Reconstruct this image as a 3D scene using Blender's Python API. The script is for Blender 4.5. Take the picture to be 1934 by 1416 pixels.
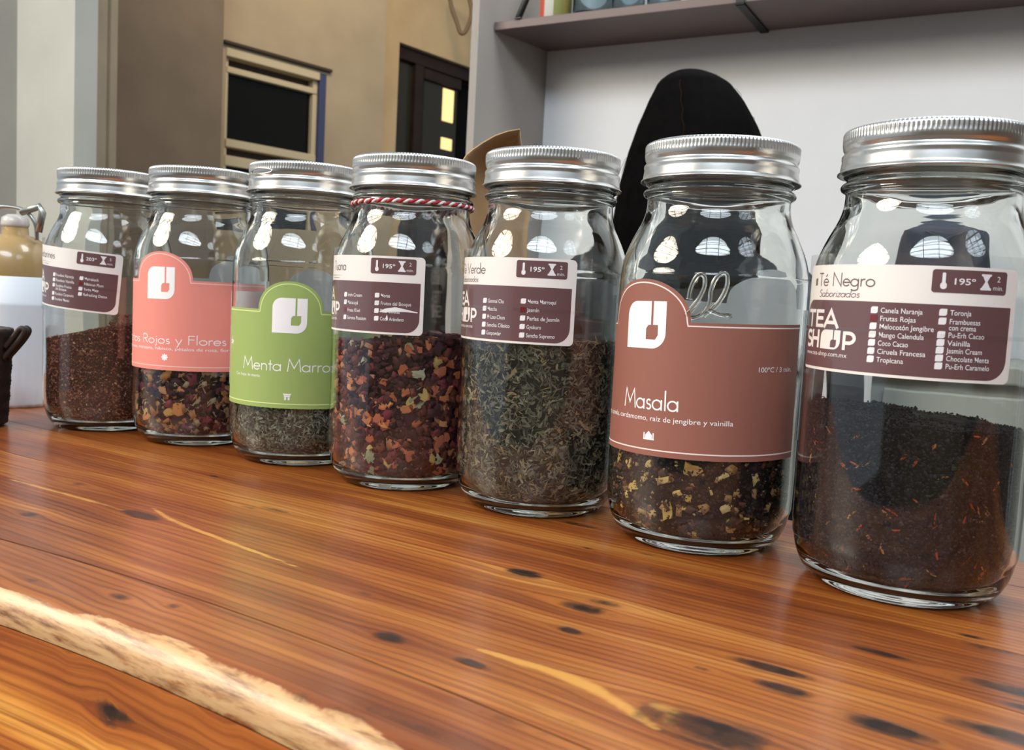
import bpy, bmesh, math, random
import numpy as np
from mathutils import Vector, Matrix
random.seed(5); rng = np.random.default_rng(5)
S = bpy.context.scene
C = S.collection
PI = math.pi
for o in list(bpy.data.objects): bpy.data.objects.remove(o)

# ------------------------------------------------------------------ camera
FPX, PITCH, ROLL, CAMH = 1710.4, 0.08598, 0.05217, 0.1394
R0 = Matrix(((1, 0, 0), (0, -math.sin(PITCH), -math.cos(PITCH)), (0, math.cos(PITCH), -math.sin(PITCH))))
cr, sr = math.cos(ROLL), math.sin(ROLL)
RM = Matrix(((cr, -sr, 0), (sr, cr, 0), (0, 0, 1))) @ R0      # rows: right, down, forward
cam = bpy.data.cameras.new('camera'); co = bpy.data.objects.new('camera', cam); C.objects.link(co)
cam.sensor_fit = 'HORIZONTAL'; cam.sensor_width = 36; cam.lens = 36 * FPX / 1934
cam.clip_start = 0.01
M = Matrix.Identity(4)
for i in range(3):
    M[i][0] = RM[0][i]; M[i][1] = -RM[1][i]; M[i][2] = -RM[2][i]
M.translation = (0, 0, CAMH)
co.matrix_world = M
cam.dof.use_dof = True; cam.dof.focus_distance = 0.56; cam.dof.aperture_fstop = 19
S.camera = co

# ------------------------------------------------------------------ world, lights, exposure
S.view_settings.view_transform = 'Standard'; S.view_settings.look = 'None'
S.view_settings.gamma = 1; S.view_settings.use_curve_mapping = False
S.view_settings.exposure = 0.40
w = bpy.data.worlds.new('world'); S.world = w; w.use_nodes = True
bg = w.node_tree.nodes['Background']; bg.inputs[0].default_value = (0.80, 0.90, 1.0, 1); bg.inputs[1].default_value = 0.36
S.cycles.max_bounces = 16; S.cycles.transmission_bounces = 16; S.cycles.transparent_max_bounces = 24
S.cycles.glossy_bounces = 6; S.cycles.diffuse_bounces = 3
S.cycles.sample_clamp_indirect = 20.0; S.cycles.blur_glossy = 0.6

def area(name, loc, target, sx, sy, power, col):
    l = bpy.data.lights.new(name, 'AREA'); l.shape = 'ELLIPSE' if name == 'window_light' else 'RECTANGLE'; l.size = sx; l.size_y = sy
    l.energy = power; l.color = col
    o = bpy.data.objects.new(name, l); C.objects.link(o); o.location = loc
    d = Vector(target) - Vector(loc); o.rotation_euler = d.to_track_quat('-Z', 'Y').to_euler()
    return o
# daylight through the tall windows behind and to the left of the camera, one light per window
WINDOWS = [  # centre (x, y, z), width, height, power, colour
    ((-2.60, 0.15, 1.75), 1.8, 1.2, 84, (1.0, 0.90, 0.76)),
    ((-0.60, -2.10, 2.75), 2.7, 1.0, 76, (0.82, 0.91, 1.0)),
    ((1.70, -1.60, 2.40), 1.0, 0.8, 10, (0.78, 0.89, 1.0)),
]
WT = []
for k, (loc, sx, sy, pw, col) in enumerate(WINDOWS):
    t = (0.0, 0.55, 0.9)
    WT.append(area('window_light', loc, t, sx, sy, pw, col))
# fill light added over the far side of the counter to brighten the white wall
wall_fill = area('wall_fill_light', (0.75, 0.75, 2.45), (1.25, 1.45, 0.2), 1.3, 0.8, 29, (0.88, 0.95, 1.0))
# warm ceiling lamp of the far passage
area('passage_lamp_light', (-0.35, 3.3, 2.1), (-0.6, 5.0, 0.6), 0.35, 0.35, 13, (1.0, 0.76, 0.50))

# ------------------------------------------------------------------ helpers
def srgb(r, g, b):
    return tuple(((c / 255) / 12.92 if c / 255 <= 0.04045 else ((c / 255 + 0.055) / 1.055) ** 2.4) for c in (r, g, b)) + (1,)
def mat(name, col, rough=0.6, metal=0.0, noise=None, bump=0.0, bscale=40, coat=0, sheen=0, spec=0.5):
    m = bpy.data.materials.new(name); m.use_nodes = True
    nt = m.node_tree; b = nt.nodes['Principled BSDF']
    b.inputs['Base Color'].default_value = col; b.inputs['Roughness'].default_value = rough
    b.inputs['Metallic'].default_value = metal; b.inputs['Coat Weight'].default_value = coat
    b.inputs['Specular IOR Level'].default_value = spec; b.inputs['Sheen Weight'].default_value = sheen
    if noise or bump:
        tc = nt.nodes.new('ShaderNodeTexCoord')
        n = nt.nodes.new('ShaderNodeTexNoise'); n.inputs['Detail'].default_value = 6
        nt.links.new(tc.outputs['Object'], n.inputs['Vector'])
    if noise:
        col2, sc, amt = noise; n.inputs['Scale'].default_value = sc
        r = nt.nodes.new('ShaderNodeValToRGB'); r.color_ramp.elements[0].position = 0.5 - amt; r.color_ramp.elements[1].position = 0.5 + amt
        r.color_ramp.elements[0].color = col; r.color_ramp.elements[1].color = col2
        nt.links.new(n.outputs['Fac'], r.inputs['Fac']); nt.links.new(r.outputs['Color'], b.inputs['Base Color'])
    if bump:
        n2 = nt.nodes.new('ShaderNodeTexNoise'); n2.inputs['Scale'].default_value = bscale; n2.inputs['Detail'].default_value = 5
        nt.links.new(tc.outputs['Object'], n2.inputs['Vector'])
        bp = nt.nodes.new('ShaderNodeBump'); bp.inputs['Strength'].default_value = bump; bp.inputs['Distance'].default_value = 0.002
        nt.links.new(n2.outputs['Fac'], bp.inputs['Height']); nt.links.new(bp.outputs['Normal'], b.inputs['Normal'])
    return m
def tag(o, label=None, cat=None, group=None, kind=None):
    for k, v in (('label', label), ('category', cat), ('group', group), ('kind', kind)):
        if v: o[k] = v
    return o
def empty(name, loc=(0, 0, 0), rz=0):
    o = bpy.data.objects.new(name, None); C.objects.link(o); o.location = loc; o.rotation_euler = (0, 0, rz)
    o.empty_display_size = 0.02
    return o
def link(name, me, parent=None, mats=(), smooth=False, loc=None):
    for m in mats: me.materials.append(m)
    if smooth: me.polygons.foreach_set('use_smooth', [True] * len(me.polygons))
    o = bpy.data.objects.new(name, me); C.objects.link(o)
    if parent: o.parent = parent
    if loc: o.location = loc
    return o
def obj(name, bm, mats, parent=None, smooth=False, loc=None):
    me = bpy.data.meshes.new(name); bm.to_mesh(me); bm.free()
    return link(name, me, parent, mats if isinstance(mats, (list, tuple)) else (mats,), smooth, loc)
def pyobj(name, v, f, mats, parent=None, smooth=False, loc=None):
    me = bpy.data.meshes.new(name); me.from_pydata([tuple(p) for p in v], [], f); me.update()
    return link(name, me, parent, mats if isinstance(mats, (list, tuple)) else (mats,), smooth, loc)
def box(bm, lo, hi, mi=0, bevel=0.0):
    r = bmesh.ops.create_cube(bm, size=1)
    vs = r['verts']
    for v in vs: v.co = Vector([(lo[i] + hi[i]) / 2 + v.co[i] * (hi[i] - lo[i]) for i in range(3)])
    if bevel:
        es = list({e for v in vs for e in v.link_edges})
        bmesh.ops.bevel(bm, geom=es, offset=bevel, segments=2, affect='EDGES', profile=0.5)
def lathe_vf(prof, seg=96, closed=False, rfun=None):
    """closed=True joins last ring to the first; points with r=0 become a single pole"""
    v, f, rings = [], [], []
    for (r, z) in prof:
        if r <= 1e-7:
            rings.append([len(v)]); v.append((0, 0, z)); continue
        ids = []
        for k in range(seg):
            a = 2 * PI * k / seg
            rr = r if rfun is None else rfun(r, z, a)
            ids.append(len(v)); v.append((rr * math.cos(a), rr * math.sin(a), z))
        rings.append(ids)
    pairs = list(zip(rings, rings[1:]))
    if closed: pairs.append((rings[-1], rings[0]))
    for a, b in pairs:
        for k in range(seg):
            j = (k + 1) % seg
            if len(a) == 1 and len(b) == 1: continue
            if len(a) == 1: f.append((a[0], b[j], b[k]))
            elif len(b) == 1: f.append((a[k], a[j], b[0]))
            else: f.append((a[k], a[j], b[j], b[k]))
    return v, f
def lathe(name, prof, m, parent=None, seg=96, closed=False, rfun=None, loc=None, smooth=True):
    v, f = lathe_vf(prof, seg, closed, rfun)
    o = pyobj(name, v, f, m, parent, smooth, loc)
    bm = bmesh.new(); bm.from_mesh(o.data); bmesh.ops.recalc_face_normals(bm, faces=bm.faces); bm.to_mesh(o.data); bm.free()
    if smooth: o.data.polygons.foreach_set('use_smooth', [True] * len(o.data.polygons))
    return o
def catmull(pts, n=6, closed=False):
    P = [Vector(p) for p in pts]; out = []
    N = len(P)
    for i in range(N if closed else N - 1):
        g = lambda k: P[k % N] if closed else P[max(0, min(N - 1, k))]
        p0, p1, p2, p3 = g(i - 1), g(i), g(i + 1), g(i + 2)
        for k in range(n):
            t = k / n
            out.append(0.5 * ((2 * p1) + (p2 - p0) * t + (2 * p0 - 5 * p1 + 4 * p2 - p3) * t * t + (3 * p1 - p0 - 3 * p2 + p3) * t ** 3))
    if not closed: out.append(P[-1])
    return out
def tube_vf(pts, r, seg=8, closed=False):
    pts = [Vector(p) for p in pts]; n = len(pts); v, f = [], []
    up = Vector((0, 0, 1)); prev = None
    for i, p in enumerate(pts):
        a = pts[(i - 1) % n] if closed or i else pts[0]; b = pts[(i + 1) % n] if closed or i < n - 1 else pts[-1]
        t = (b - a).normalized()
        if prev is None: nrm = t.cross(up if abs(t.z) < 0.9 else Vector((1, 0, 0))).normalized()
        else: nrm = (prev - t * prev.dot(t)).normalized()
        prev = nrm; bn = t.cross(nrm)
        rr = r(i / max(1, n - 1)) if callable(r) else r
        for k in range(seg):
            q = 2 * PI * k / seg
            v.append(p + (nrm * math.cos(q) + bn * math.sin(q)) * rr)
    for i in range(n if closed else n - 1):
        j = (i + 1) % n
        for k in range(seg):
            l = (k + 1) % seg
            f.append((i * seg + k, i * seg + l, j * seg + l, j * seg + k))
    if not closed:
        f.append(tuple(range(seg - 1, -1, -1))); f.append(tuple(range((n - 1) * seg, n * seg)))
    return v, f
def tube(name, pts, r, m, parent=None, seg=8, closed=False):
    v, f = tube_vf(pts, r, seg, closed)
    return pyobj(name, v, f, m, parent, True)
def merge(parts):
    V, F = [], []
    for v, f in parts:
        k = len(V); V += [tuple(p) for p in v]; F += [tuple(i + k for i in q) for q in f]
    return V, F

# ------------------------------------------------------------------ materials
def glass_mat(name, col=(0.985, 0.995, 0.985, 1), rough=0.0):
    m = bpy.data.materials.new(name); m.use_nodes = True; nt = m.node_tree
    nt.nodes.remove(nt.nodes['Principled BSDF'])
    g = nt.nodes.new('ShaderNodeBsdfGlass'); g.inputs['Color'].default_value = col; g.inputs['Roughness'].default_value = rough; g.inputs['IOR'].default_value = 1.48
    tc = nt.nodes.new('ShaderNodeTexCoord'); n = nt.nodes.new('ShaderNodeTexNoise'); n.inputs['Scale'].default_value = 22; n.inputs['Detail'].default_value = 1.5
    mp = nt.nodes.new('ShaderNodeMapping'); mp.inputs['Scale'].default_value = (1, 1, 0.45)
    nt.links.new(tc.outputs['Object'], mp.inputs['Vector']); nt.links.new(mp.outputs['Vector'], n.inputs['Vector'])
    bp = nt.nodes.new('ShaderNodeBump'); bp.inputs['Strength'].default_value = 0.25; bp.inputs['Distance'].default_value = 0.004
    nt.links.new(n.outputs['Fac'], bp.inputs['Height']); nt.links.new(bp.outputs['Normal'], g.inputs['Normal'])
    nt.links.new(g.outputs[0], nt.nodes['Material Output'].inputs['Surface'])
    return m
GLASS = glass_mat('jar_glass')
def film_mat():
    m = bpy.data.materials.new('clear_tape'); m.use_nodes = True; nt = m.node_tree
    nt.nodes.remove(nt.nodes['Principled BSDF'])
    tr = nt.nodes.new('ShaderNodeBsdfTransparent'); gl = nt.nodes.new('ShaderNodeBsdfGlossy'); gl.inputs['Roughness'].default_value = 0.16
    fr = nt.nodes.new('ShaderNodeMapRange'); lw = nt.nodes.new('ShaderNodeLayerWeight'); lw.inputs['Blend'].default_value = 0.25; nt.links.new(lw.outputs['Facing'], fr.inputs['Value']); fr.inputs['To Min'].default_value = 0.035; fr.inputs['To Max'].default_value = 0.5; mx = nt.nodes.new('ShaderNodeMixShader')
    tc = nt.nodes.new('ShaderNodeTexCoord'); n = nt.nodes.new('ShaderNodeTexNoise'); n.inputs['Scale'].default_value = 60; n.inputs['Detail'].default_value = 3
    bp = nt.nodes.new('ShaderNodeBump'); bp.inputs['Strength'].default_value = 0.35; bp.inputs['Distance'].default_value = 0.002
    nt.links.new(tc.outputs['Object'], n.inputs['Vector']); nt.links.new(n.outputs['Fac'], bp.inputs['Height'])
    nt.links.new(bp.outputs['Normal'], gl.inputs['Normal'])
    nt.links.new(fr.outputs[0], mx.inputs[0]); nt.links.new(tr.outputs[0], mx.inputs[1]); nt.links.new(gl.outputs[0], mx.inputs[2])
    nt.links.new(mx.outputs[0], nt.nodes['Material Output'].inputs['Surface'])
    return m
TAPE = film_mat()
LIDM = mat('lid_metal', (0.72, 0.71, 0.68, 1), 0.28, 1.0, bump=0.05, bscale=90)
LIDM2 = mat('lid_disc_metal', (0.55, 0.54, 0.52, 1), 0.35, 1.0)
CREAM = mat('cream_paper', srgb(255, 250, 244), 0.55)
WHITEP = mat('white_paper', srgb(240, 243, 250), 0.7)
def _translucent(m, f_):
    nt = m.node_tree; b = nt.nodes['Principled BSDF']; t = nt.nodes.new('ShaderNodeBsdfTranslucent'); t.inputs['Color'].default_value = b.inputs['Base Color'].default_value
    x = nt.nodes.new('ShaderNodeMixShader'); x.inputs[0].default_value = f_
    nt.links.new(b.outputs[0], x.inputs[1]); nt.links.new(t.outputs[0], x.inputs[2]); nt.links.new(x.outputs[0], nt.nodes['Material Output'].inputs['Surface'])
_translucent(WHITEP, 0.45)
PRINTW = mat('white_print', srgb(253, 252, 252), 0.5)
PANEL = mat('plum_brown_print', srgb(112, 78, 80), 0.45)
TITLEG = mat('grey_print', srgb(120, 102, 96), 0.5)
REDM = mat('red_ink', srgb(125, 28, 38), 0.4)
SALMON = mat('salmon_paper', srgb(240, 148, 134), 0.5)
LIME = mat('lime_green_paper', srgb(158, 182, 104), 0.5)
BROWNP = mat('cocoa_brown_paper', srgb(150, 97, 83), 0.5)
PINKLINE = mat('pale_pink_print', srgb(255, 210, 200), 0.5)
LIMELINE = mat('pale_lime_print', srgb(222, 240, 160), 0.5)
WHITELINE = mat('off_white_print', srgb(245, 228, 222), 0.5)

# ------------------------------------------------------------------ structure
TH = math.radians(-33.3)                     # the counter runs along this heading
U = Vector((math.cos(TH), math.sin(TH), 0)); N = Vector((-math.sin(TH), math.cos(TH), 0))
def sn(s, n, z=0): return U * s + N * n + Vector((0, 0, z))
FLOOR = -0.95
floor_m = mat('grey_floor_cement', srgb(120, 112, 104), 0.6, noise=(srgb(98, 92, 86), 3, 0.25))
bm = bmesh.new(); box(bm, (-5, -3.6, FLOOR - 0.05), (4, 7.5, FLOOR)); tag(obj('floor', bm, floor_m), kind='structure')
wall_white = mat('white_wall_paint', srgb(226, 227, 228), 0.85, noise=(srgb(219, 220, 222), 6, 0.3), bump=0.05)
wall_grey_shaded = mat('grey_beige_shaded_plaster', srgb(166, 158, 150), 0.9, noise=(srgb(150, 142, 135), 5, 0.25), bump=0.1)  # side wall turned from the daylight; that shade is in the colour
wall_tan = mat('tan_plaster', srgb(176, 160, 132), 0.9, noise=(srgb(158, 143, 118), 4, 0.25), bump=0.1)
wall_taupe_shaded = mat('taupe_shaded_plaster', srgb(128, 112, 94), 0.9, noise=(srgb(114, 100, 84), 5, 0.25), bump=0.1)  # the pier's side-facing shade is put into this colour
wall_pale = mat('pale_plaster', srgb(206, 204, 192), 0.9, noise=(srgb(192, 190, 180), 4, 0.25))
TOP = 1.9
def wall(name, a, b, thick, m, z0=FLOOR, z1=TOP, holes=()):
    """wall with its visible face on the line a-b (thickness to the left of a->b); holes = (t0,t1,z0,z1) in metres along a-b"""
    a = Vector(a + (0,)); b = Vector(b + (0,)); L = (b - a).length; d = (b - a) / L; nn = Vector((-d.y, d.x, 0))
    ts = sorted({0, L} | {h[0] for h in holes} | {h[1] for h in holes}); zs = sorted({z0, z1} | {h[2] for h in holes} | {h[3] for h in holes})
    bm = bmesh.new()
    for t0, t1 in zip(ts, ts[1:]):
        for q0, q1 in zip(zs, zs[1:]):
            if any(h[0] <= (t0 + t1) / 2 <= h[1] and h[2] <= (q0 + q1) / 2 <= h[3] for h in holes): continue
            box(bm, (t0, 0, q0), (t1, thick, q1))
    bmesh.ops.remove_doubles(bm, verts=bm.verts, dist=1e-5)
    X = Matrix(((d.x, nn.x, 0, a.x), (d.y, nn.y, 0, a.y), (0, 0, 1, 0), (0, 0, 0, 1)))
    bm.transform(X)
    return tag(obj(name, bm, m), kind='structure'), X
A29 = math.radians(-29); W = Vector((math.cos(A29), math.sin(A29), 0)); WN = Vector((-W.y, W.x, 0))
def at(u, v, y):                       # point seen at photo pixel (u, v) at depth y
    d = RM.transposed() @ Vector(((u - 967) / FPX, (v - 708) / FPX, 1)); s = y / d.y
    return Vector((d.x * s, y, CAMH + d.z * s))
P0 = Vector((at(1034, 98, 1.90).x, 1.90, 0))
def wp(s, n, z): return P0 + W * s + WN * n + Vector((0, 0, z))      # s along the white wall, n into it
q = P0 + W * 2.6
wall('wall_back', (P0.x, P0.y), (q.x, q.y), 0.15, wall_white)
e = P0 - WN * 0.245
bm = bmesh.new(); SK = 0.19
vs_ = [bm.verts.new((s_, n_, z_)) for z_ in (FLOOR, TOP) for s_, n_ in ((-0.0005, 0.15), (-0.0005, 0.0), (-0.0005 - 0.205 * SK, -0.205), (-0.016 - 0.205 * SK, -0.205), (-0.016, 0.15))]
bm.faces.new(vs_[:5][::-1]); bm.faces.new(vs_[5:])
for i_ in range(5): bm.faces.new((vs_[i_], vs_[(i_ + 1) % 5], vs_[5 + (i_ + 1) % 5], vs_[5 + i_]))
bmesh.ops.recalc_face_normals(bm, faces=bm.faces)
bm.transform(Matrix(((W.x, WN.x, 0, P0.x), (W.y, WN.y, 0, P0.y), (0, 0, 1, 0), (0, 0, 0, 1))))
tag(obj('wall_side', bm, wall_grey_shaded), kind='structure')

# far building on the left
def at(u, v, y):                       # point seen at photo pixel (u, v) at depth y
    d = RM.transposed() @ Vector(((u - 967) / FPX, (v - 708) / FPX, 1)); s = y / d.y
    return Vector((d.x * s, y, CAMH + d.z * s))
AL = math.radians(50); D = Vector((math.cos(AL), math.sin(AL), 0))
L0 = Vector((-1.27, 4.0, 0))
def lp(t): return L0 + D * t
a = lp(-0.62); b = lp(0.86)
wx0, wx1 = -0.035, 0.50
ztopw = at(425, 92, 4.0).z; zbotw = at(425, 400, 4.0).z
_, XW = wall('wall_left', (a.x, a.y), (b.x, b.y), 0.2, wall_tan, holes=((0.62 + wx0, 0.62 + wx1, zbotw, ztopw),))
# awning window: parts in the wall's own frame
cream_frame = mat('cream_window_frame', srgb(196, 182, 150), 0.5)
dark_glass = mat('dark_window_glass', srgb(16, 14, 11), 0.12, spec=0.15)
blue_trim = mat('blue_painted_trim', srgb(58, 66, 100), 0.6)
dark_gap = mat('dark_brown_slat', srgb(60, 46, 34), 0.7)
win = empty('window_1'); tag(win, kind='structure'); win.matrix_world = XW
t0, t1 = 0.62 + wx0, 0.62 + wx1; H = ztopw - zbotw
def wbox(name, lo, hi, m, par, bev=0.003):
    bm = bmesh.new(); box(bm, lo, hi, bevel=bev); return obj(name, bm, m, par)
wbox('frame_side', (t0, 0.02, zbotw), (t0 + 0.025, 0.08, ztopw), cream_frame, win)
wbox('frame_side', (t1 - 0.06, 0.02, zbotw), (t1 - 0.035, 0.08, ztopw), cream_frame, win)
wbox('frame_head', (t0, -0.004, ztopw - 0.035), (t1 - 0.04, 0.08, ztopw + 0.001), cream_frame, win)
wbox('reveal', (t1 - 0.036, 0.0, zbotw), (t1 + 0.001, 0.16, ztopw), blue_trim, win)
wbox('drip_ledge', (t0 - 0.02, -0.02, ztopw + 0.012), (t1 + 0.02, 0.01, ztopw + 0.026), dark_gap, win)
wbox('gap_slat', (t0 + 0.02, 0.06, ztopw - 0.075), (t1 - 0.05, 0.07, ztopw - 0.035), dark_gap, win)
wbox('transom', (t0 + 0.015, 0.015, ztopw - 0.098), (t1 - 0.04, 0.07, ztopw - 0.072), cream_frame, win)
zr = at(437, 262, 4.0).z
wbox('pane', (t0 + 0.02, 0.045, zr), (t1 - 0.05, 0.05, ztopw - 0.095), dark_glass, win, 0)
wbox('sash_rail', (t0 + 0.015, 0.01, zr - 0.035), (t1 - 0.04, 0.07, zr), cream_frame, win)
wbox('gap_slat', (t0 + 0.02, 0.06, zr - 0.07), (t1 - 0.05, 0.07, zr - 0.035), dark_gap, win)
wbox('transom', (t0 + 0.015, 0.015, zr - 0.115), (t1 - 0.04, 0.07, zr - 0.07), cream_frame, win)
wbox('pane', (t0 + 0.02, 0.045, zbotw), (t1 - 0.05, 0.05, zr - 0.112), dark_glass, win, 0)
# taupe face left of the window wall, nearer
def plane_wall(name, u0, u1, y0, y1, thick, m):
    p = at(u0, 200, y0); r = at(u1, 200, y1)
    return wall(name, (p.x, p.y), (r.x, r.y), thick, m)
plane_wall('wall_pier', 206, 419, 3.25, 3.72, 0.12, wall_taupe_shaded)
plane_wall('wall_far_left', -260, 37, 3.3, 2.95, 0.1, mat('grey_green_plaster', srgb(160, 158, 148), 0.9, noise=(srgb(146, 145, 138), 4, 0.25)))
plane_wall('wall_column', 32, 140, 2.75, 2.60, 0.07, wall_pale)
wall_beige = mat('beige_plaster', srgb(186, 172, 148), 0.9, noise=(srgb(168, 154, 132), 6, 0.25))
plane_wall('trim_1', 141, 203, 2.66, 2.95, 0.05, wall_beige)
for k, (u, uw) in enumerate(((186, 6), (197, 5), (209, 7))):
    p = at(u, 200, 2.9 + 0.03 * k); rr = at(u + uw, 200, 2.9 + 0.03 * k)
    bm = bmesh.new(); box(bm, (p.x, p.y - 0.03, FLOOR), (rr.x, p.y + 0.02, TOP), bevel=0.003)
    tag(obj('trim_%d' % (k + 2), bm, wall_beige), kind='structure')
# passage wall with the door opening
wall_warm = mat('ochre_plaster', srgb(204, 178, 136), 0.9, noise=(srgb(184, 158, 118), 4, 0.25), bump=0.1)
p = at(690, 100, 4.7); r = at(990, 100, 5.75)
pl = Vector((r.x - p.x, r.y - p.y, 0)).length
dz = at(752, 80, 4.9).z
dd = Vector((r.x - p.x, r.y - p.y, 0)).normalized()
def tu(u):      # parameter along the passage wall for pixel column u
    a1 = at(u, 150, 1.0); k = a1.x
    return (k * p.y - p.x) / (dd.x - k * dd.y)
d0, d1 = tu(752), pl
_, XD = wall('wall_passage', (p.x, p.y), (r.x, r.y), 0.18, wall_warm, holes=((d0, d1, FLOOR, dz),))
bm = bmesh.new(); box(bm, (-1.4, 6.6, FLOOR), (1.5, 6.7, TOP)); tag(obj('wall_far', bm, mat('dark_passage_paint', srgb(40, 34, 28), 0.9)), kind='structure')
darkwood = mat('dark_brown_wood', srgb(46, 32, 24), 0.5, noise=(srgb(34, 22, 17), 12, 0.2), spec=0.2)
dg = mat('smoked_door_glass', srgb(48, 46, 38), 0.2, spec=0.2)
lit = bpy.data.materials.new('lit_window'); lit.use_nodes = True
lb = lit.node_tree.nodes['Principled BSDF']; lb.inputs['Base Color'].default_value = srgb(230, 205, 140)
lb.inputs['Emission Color'].default_value = srgb(235, 205, 135); lb.inputs['Emission Strength'].default_value = 0.9
door = empty('door_1'); tag(door, kind='structure'); door.matrix_world = XD
ta, tb, tc_, td = tu(752), tu(800), tu(812), tu(882)
dzz = dz
wbox('door_head', (d0, 0.03, dzz - 0.07), (d1, 0.10, dzz), darkwood, door)
wbox('door_stile', (ta, 0.03, FLOOR), (ta + 0.012, 0.10, dzz - 0.07), darkwood, door)
wbox('door_stile', (tb - 0.03, 0.03, FLOOR), (tb + 0.035, 0.10, dzz - 0.07), darkwood, door)
wbox('pane', (ta + 0.012, 0.06, FLOOR), (tb - 0.03, 0.068, dzz - 0.07), dg, door, 0)
wbox('pane', (tc_ + 0.02, 0.06, FLOOR), (td - 0.01, 0.068, dzz - 0.1), dg, door, 0)
wbox('door_rail', (tc_, 0.04, dzz - 0.13), (td, 0.09, dzz - 0.07), darkwood, door)
zl = [at(850, v, 5.3).z for v in (170, 231, 262, 284)]
tl0, tl1 = tu(852), tu(872)
wbox('lit_pane', (tl0, 0.052, zl[1]), (tl1, 0.059, zl[0]), lit, door, 0.002)
wbox('lit_pane', (tl0, 0.052, zl[3]), (tl1, 0.059, zl[2]), lit, door, 0.002)
wbox('dark_beyond', (td, 0.10, FLOOR), (d1, 0.12, dzz - 0.07), mat('black_doorway_shade', srgb(12, 10, 9), 0.8, spec=0.1), door)  # black sheet standing in for the darkness beyond the doorway
# wrought ornament on the passage wall
yy = 4.95
pts = [at(u, v, yy) for u, v in ((850, -25), (852, 10), (862, 40), (870, 62), (880, 58), (890, 30), (888, 5), (878, -20))]
tag(tube('wall_ornament', catmull(pts, 6, True), 0.011, mat('aged_iron', srgb(112, 92, 66), 0.6), closed=True),
    'brown looped wrought iron ornament on tan wall above dark doorway', 'ornament')

bm = bmesh.new(); box(bm, (2.35, -3.6, FLOOR), (2.45, 0.55, TOP + 0.4)); tag(obj('shade_wall_right', bm, mat('umber_shade_wall', srgb(84, 74, 66), 0.85)), kind='structure')  # unseen dark wall, added to shade the jars and lids from the right
# windows the daylight comes from (behind and left of the camera)
for k, (wl, (loc, sx, sy, pw, col)) in enumerate(zip(WT, WINDOWS)):
    wn = empty('window_%d' % (k + 2)); tag(wn, kind='structure')
    wn.location = loc; wn.rotation_euler = wl.rotation_euler
    for i in range(4):
        x = -sx / 2 + sx * i / 3
        wbox('mullion', (x - 0.02, -sy / 2 - 0.02, -0.07), (x + 0.02, sy / 2 + 0.02, -0.03), cream_frame, wn, 0)
    for i in range(5):
        y = -sy / 2 + sy * i / 4
        wbox('glazing_bar', (-sx / 2 - 0.02, y - 0.018, -0.069), (sx / 2 + 0.02, y + 0.018, -0.031), cream_frame, wn, 0)
bm = bmesh.new(); box(bm, (-5, -3.7, FLOOR), (4, -3.6, 1.0)); tag(obj('wall_front', bm, wall_tan), kind='structure')

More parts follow.
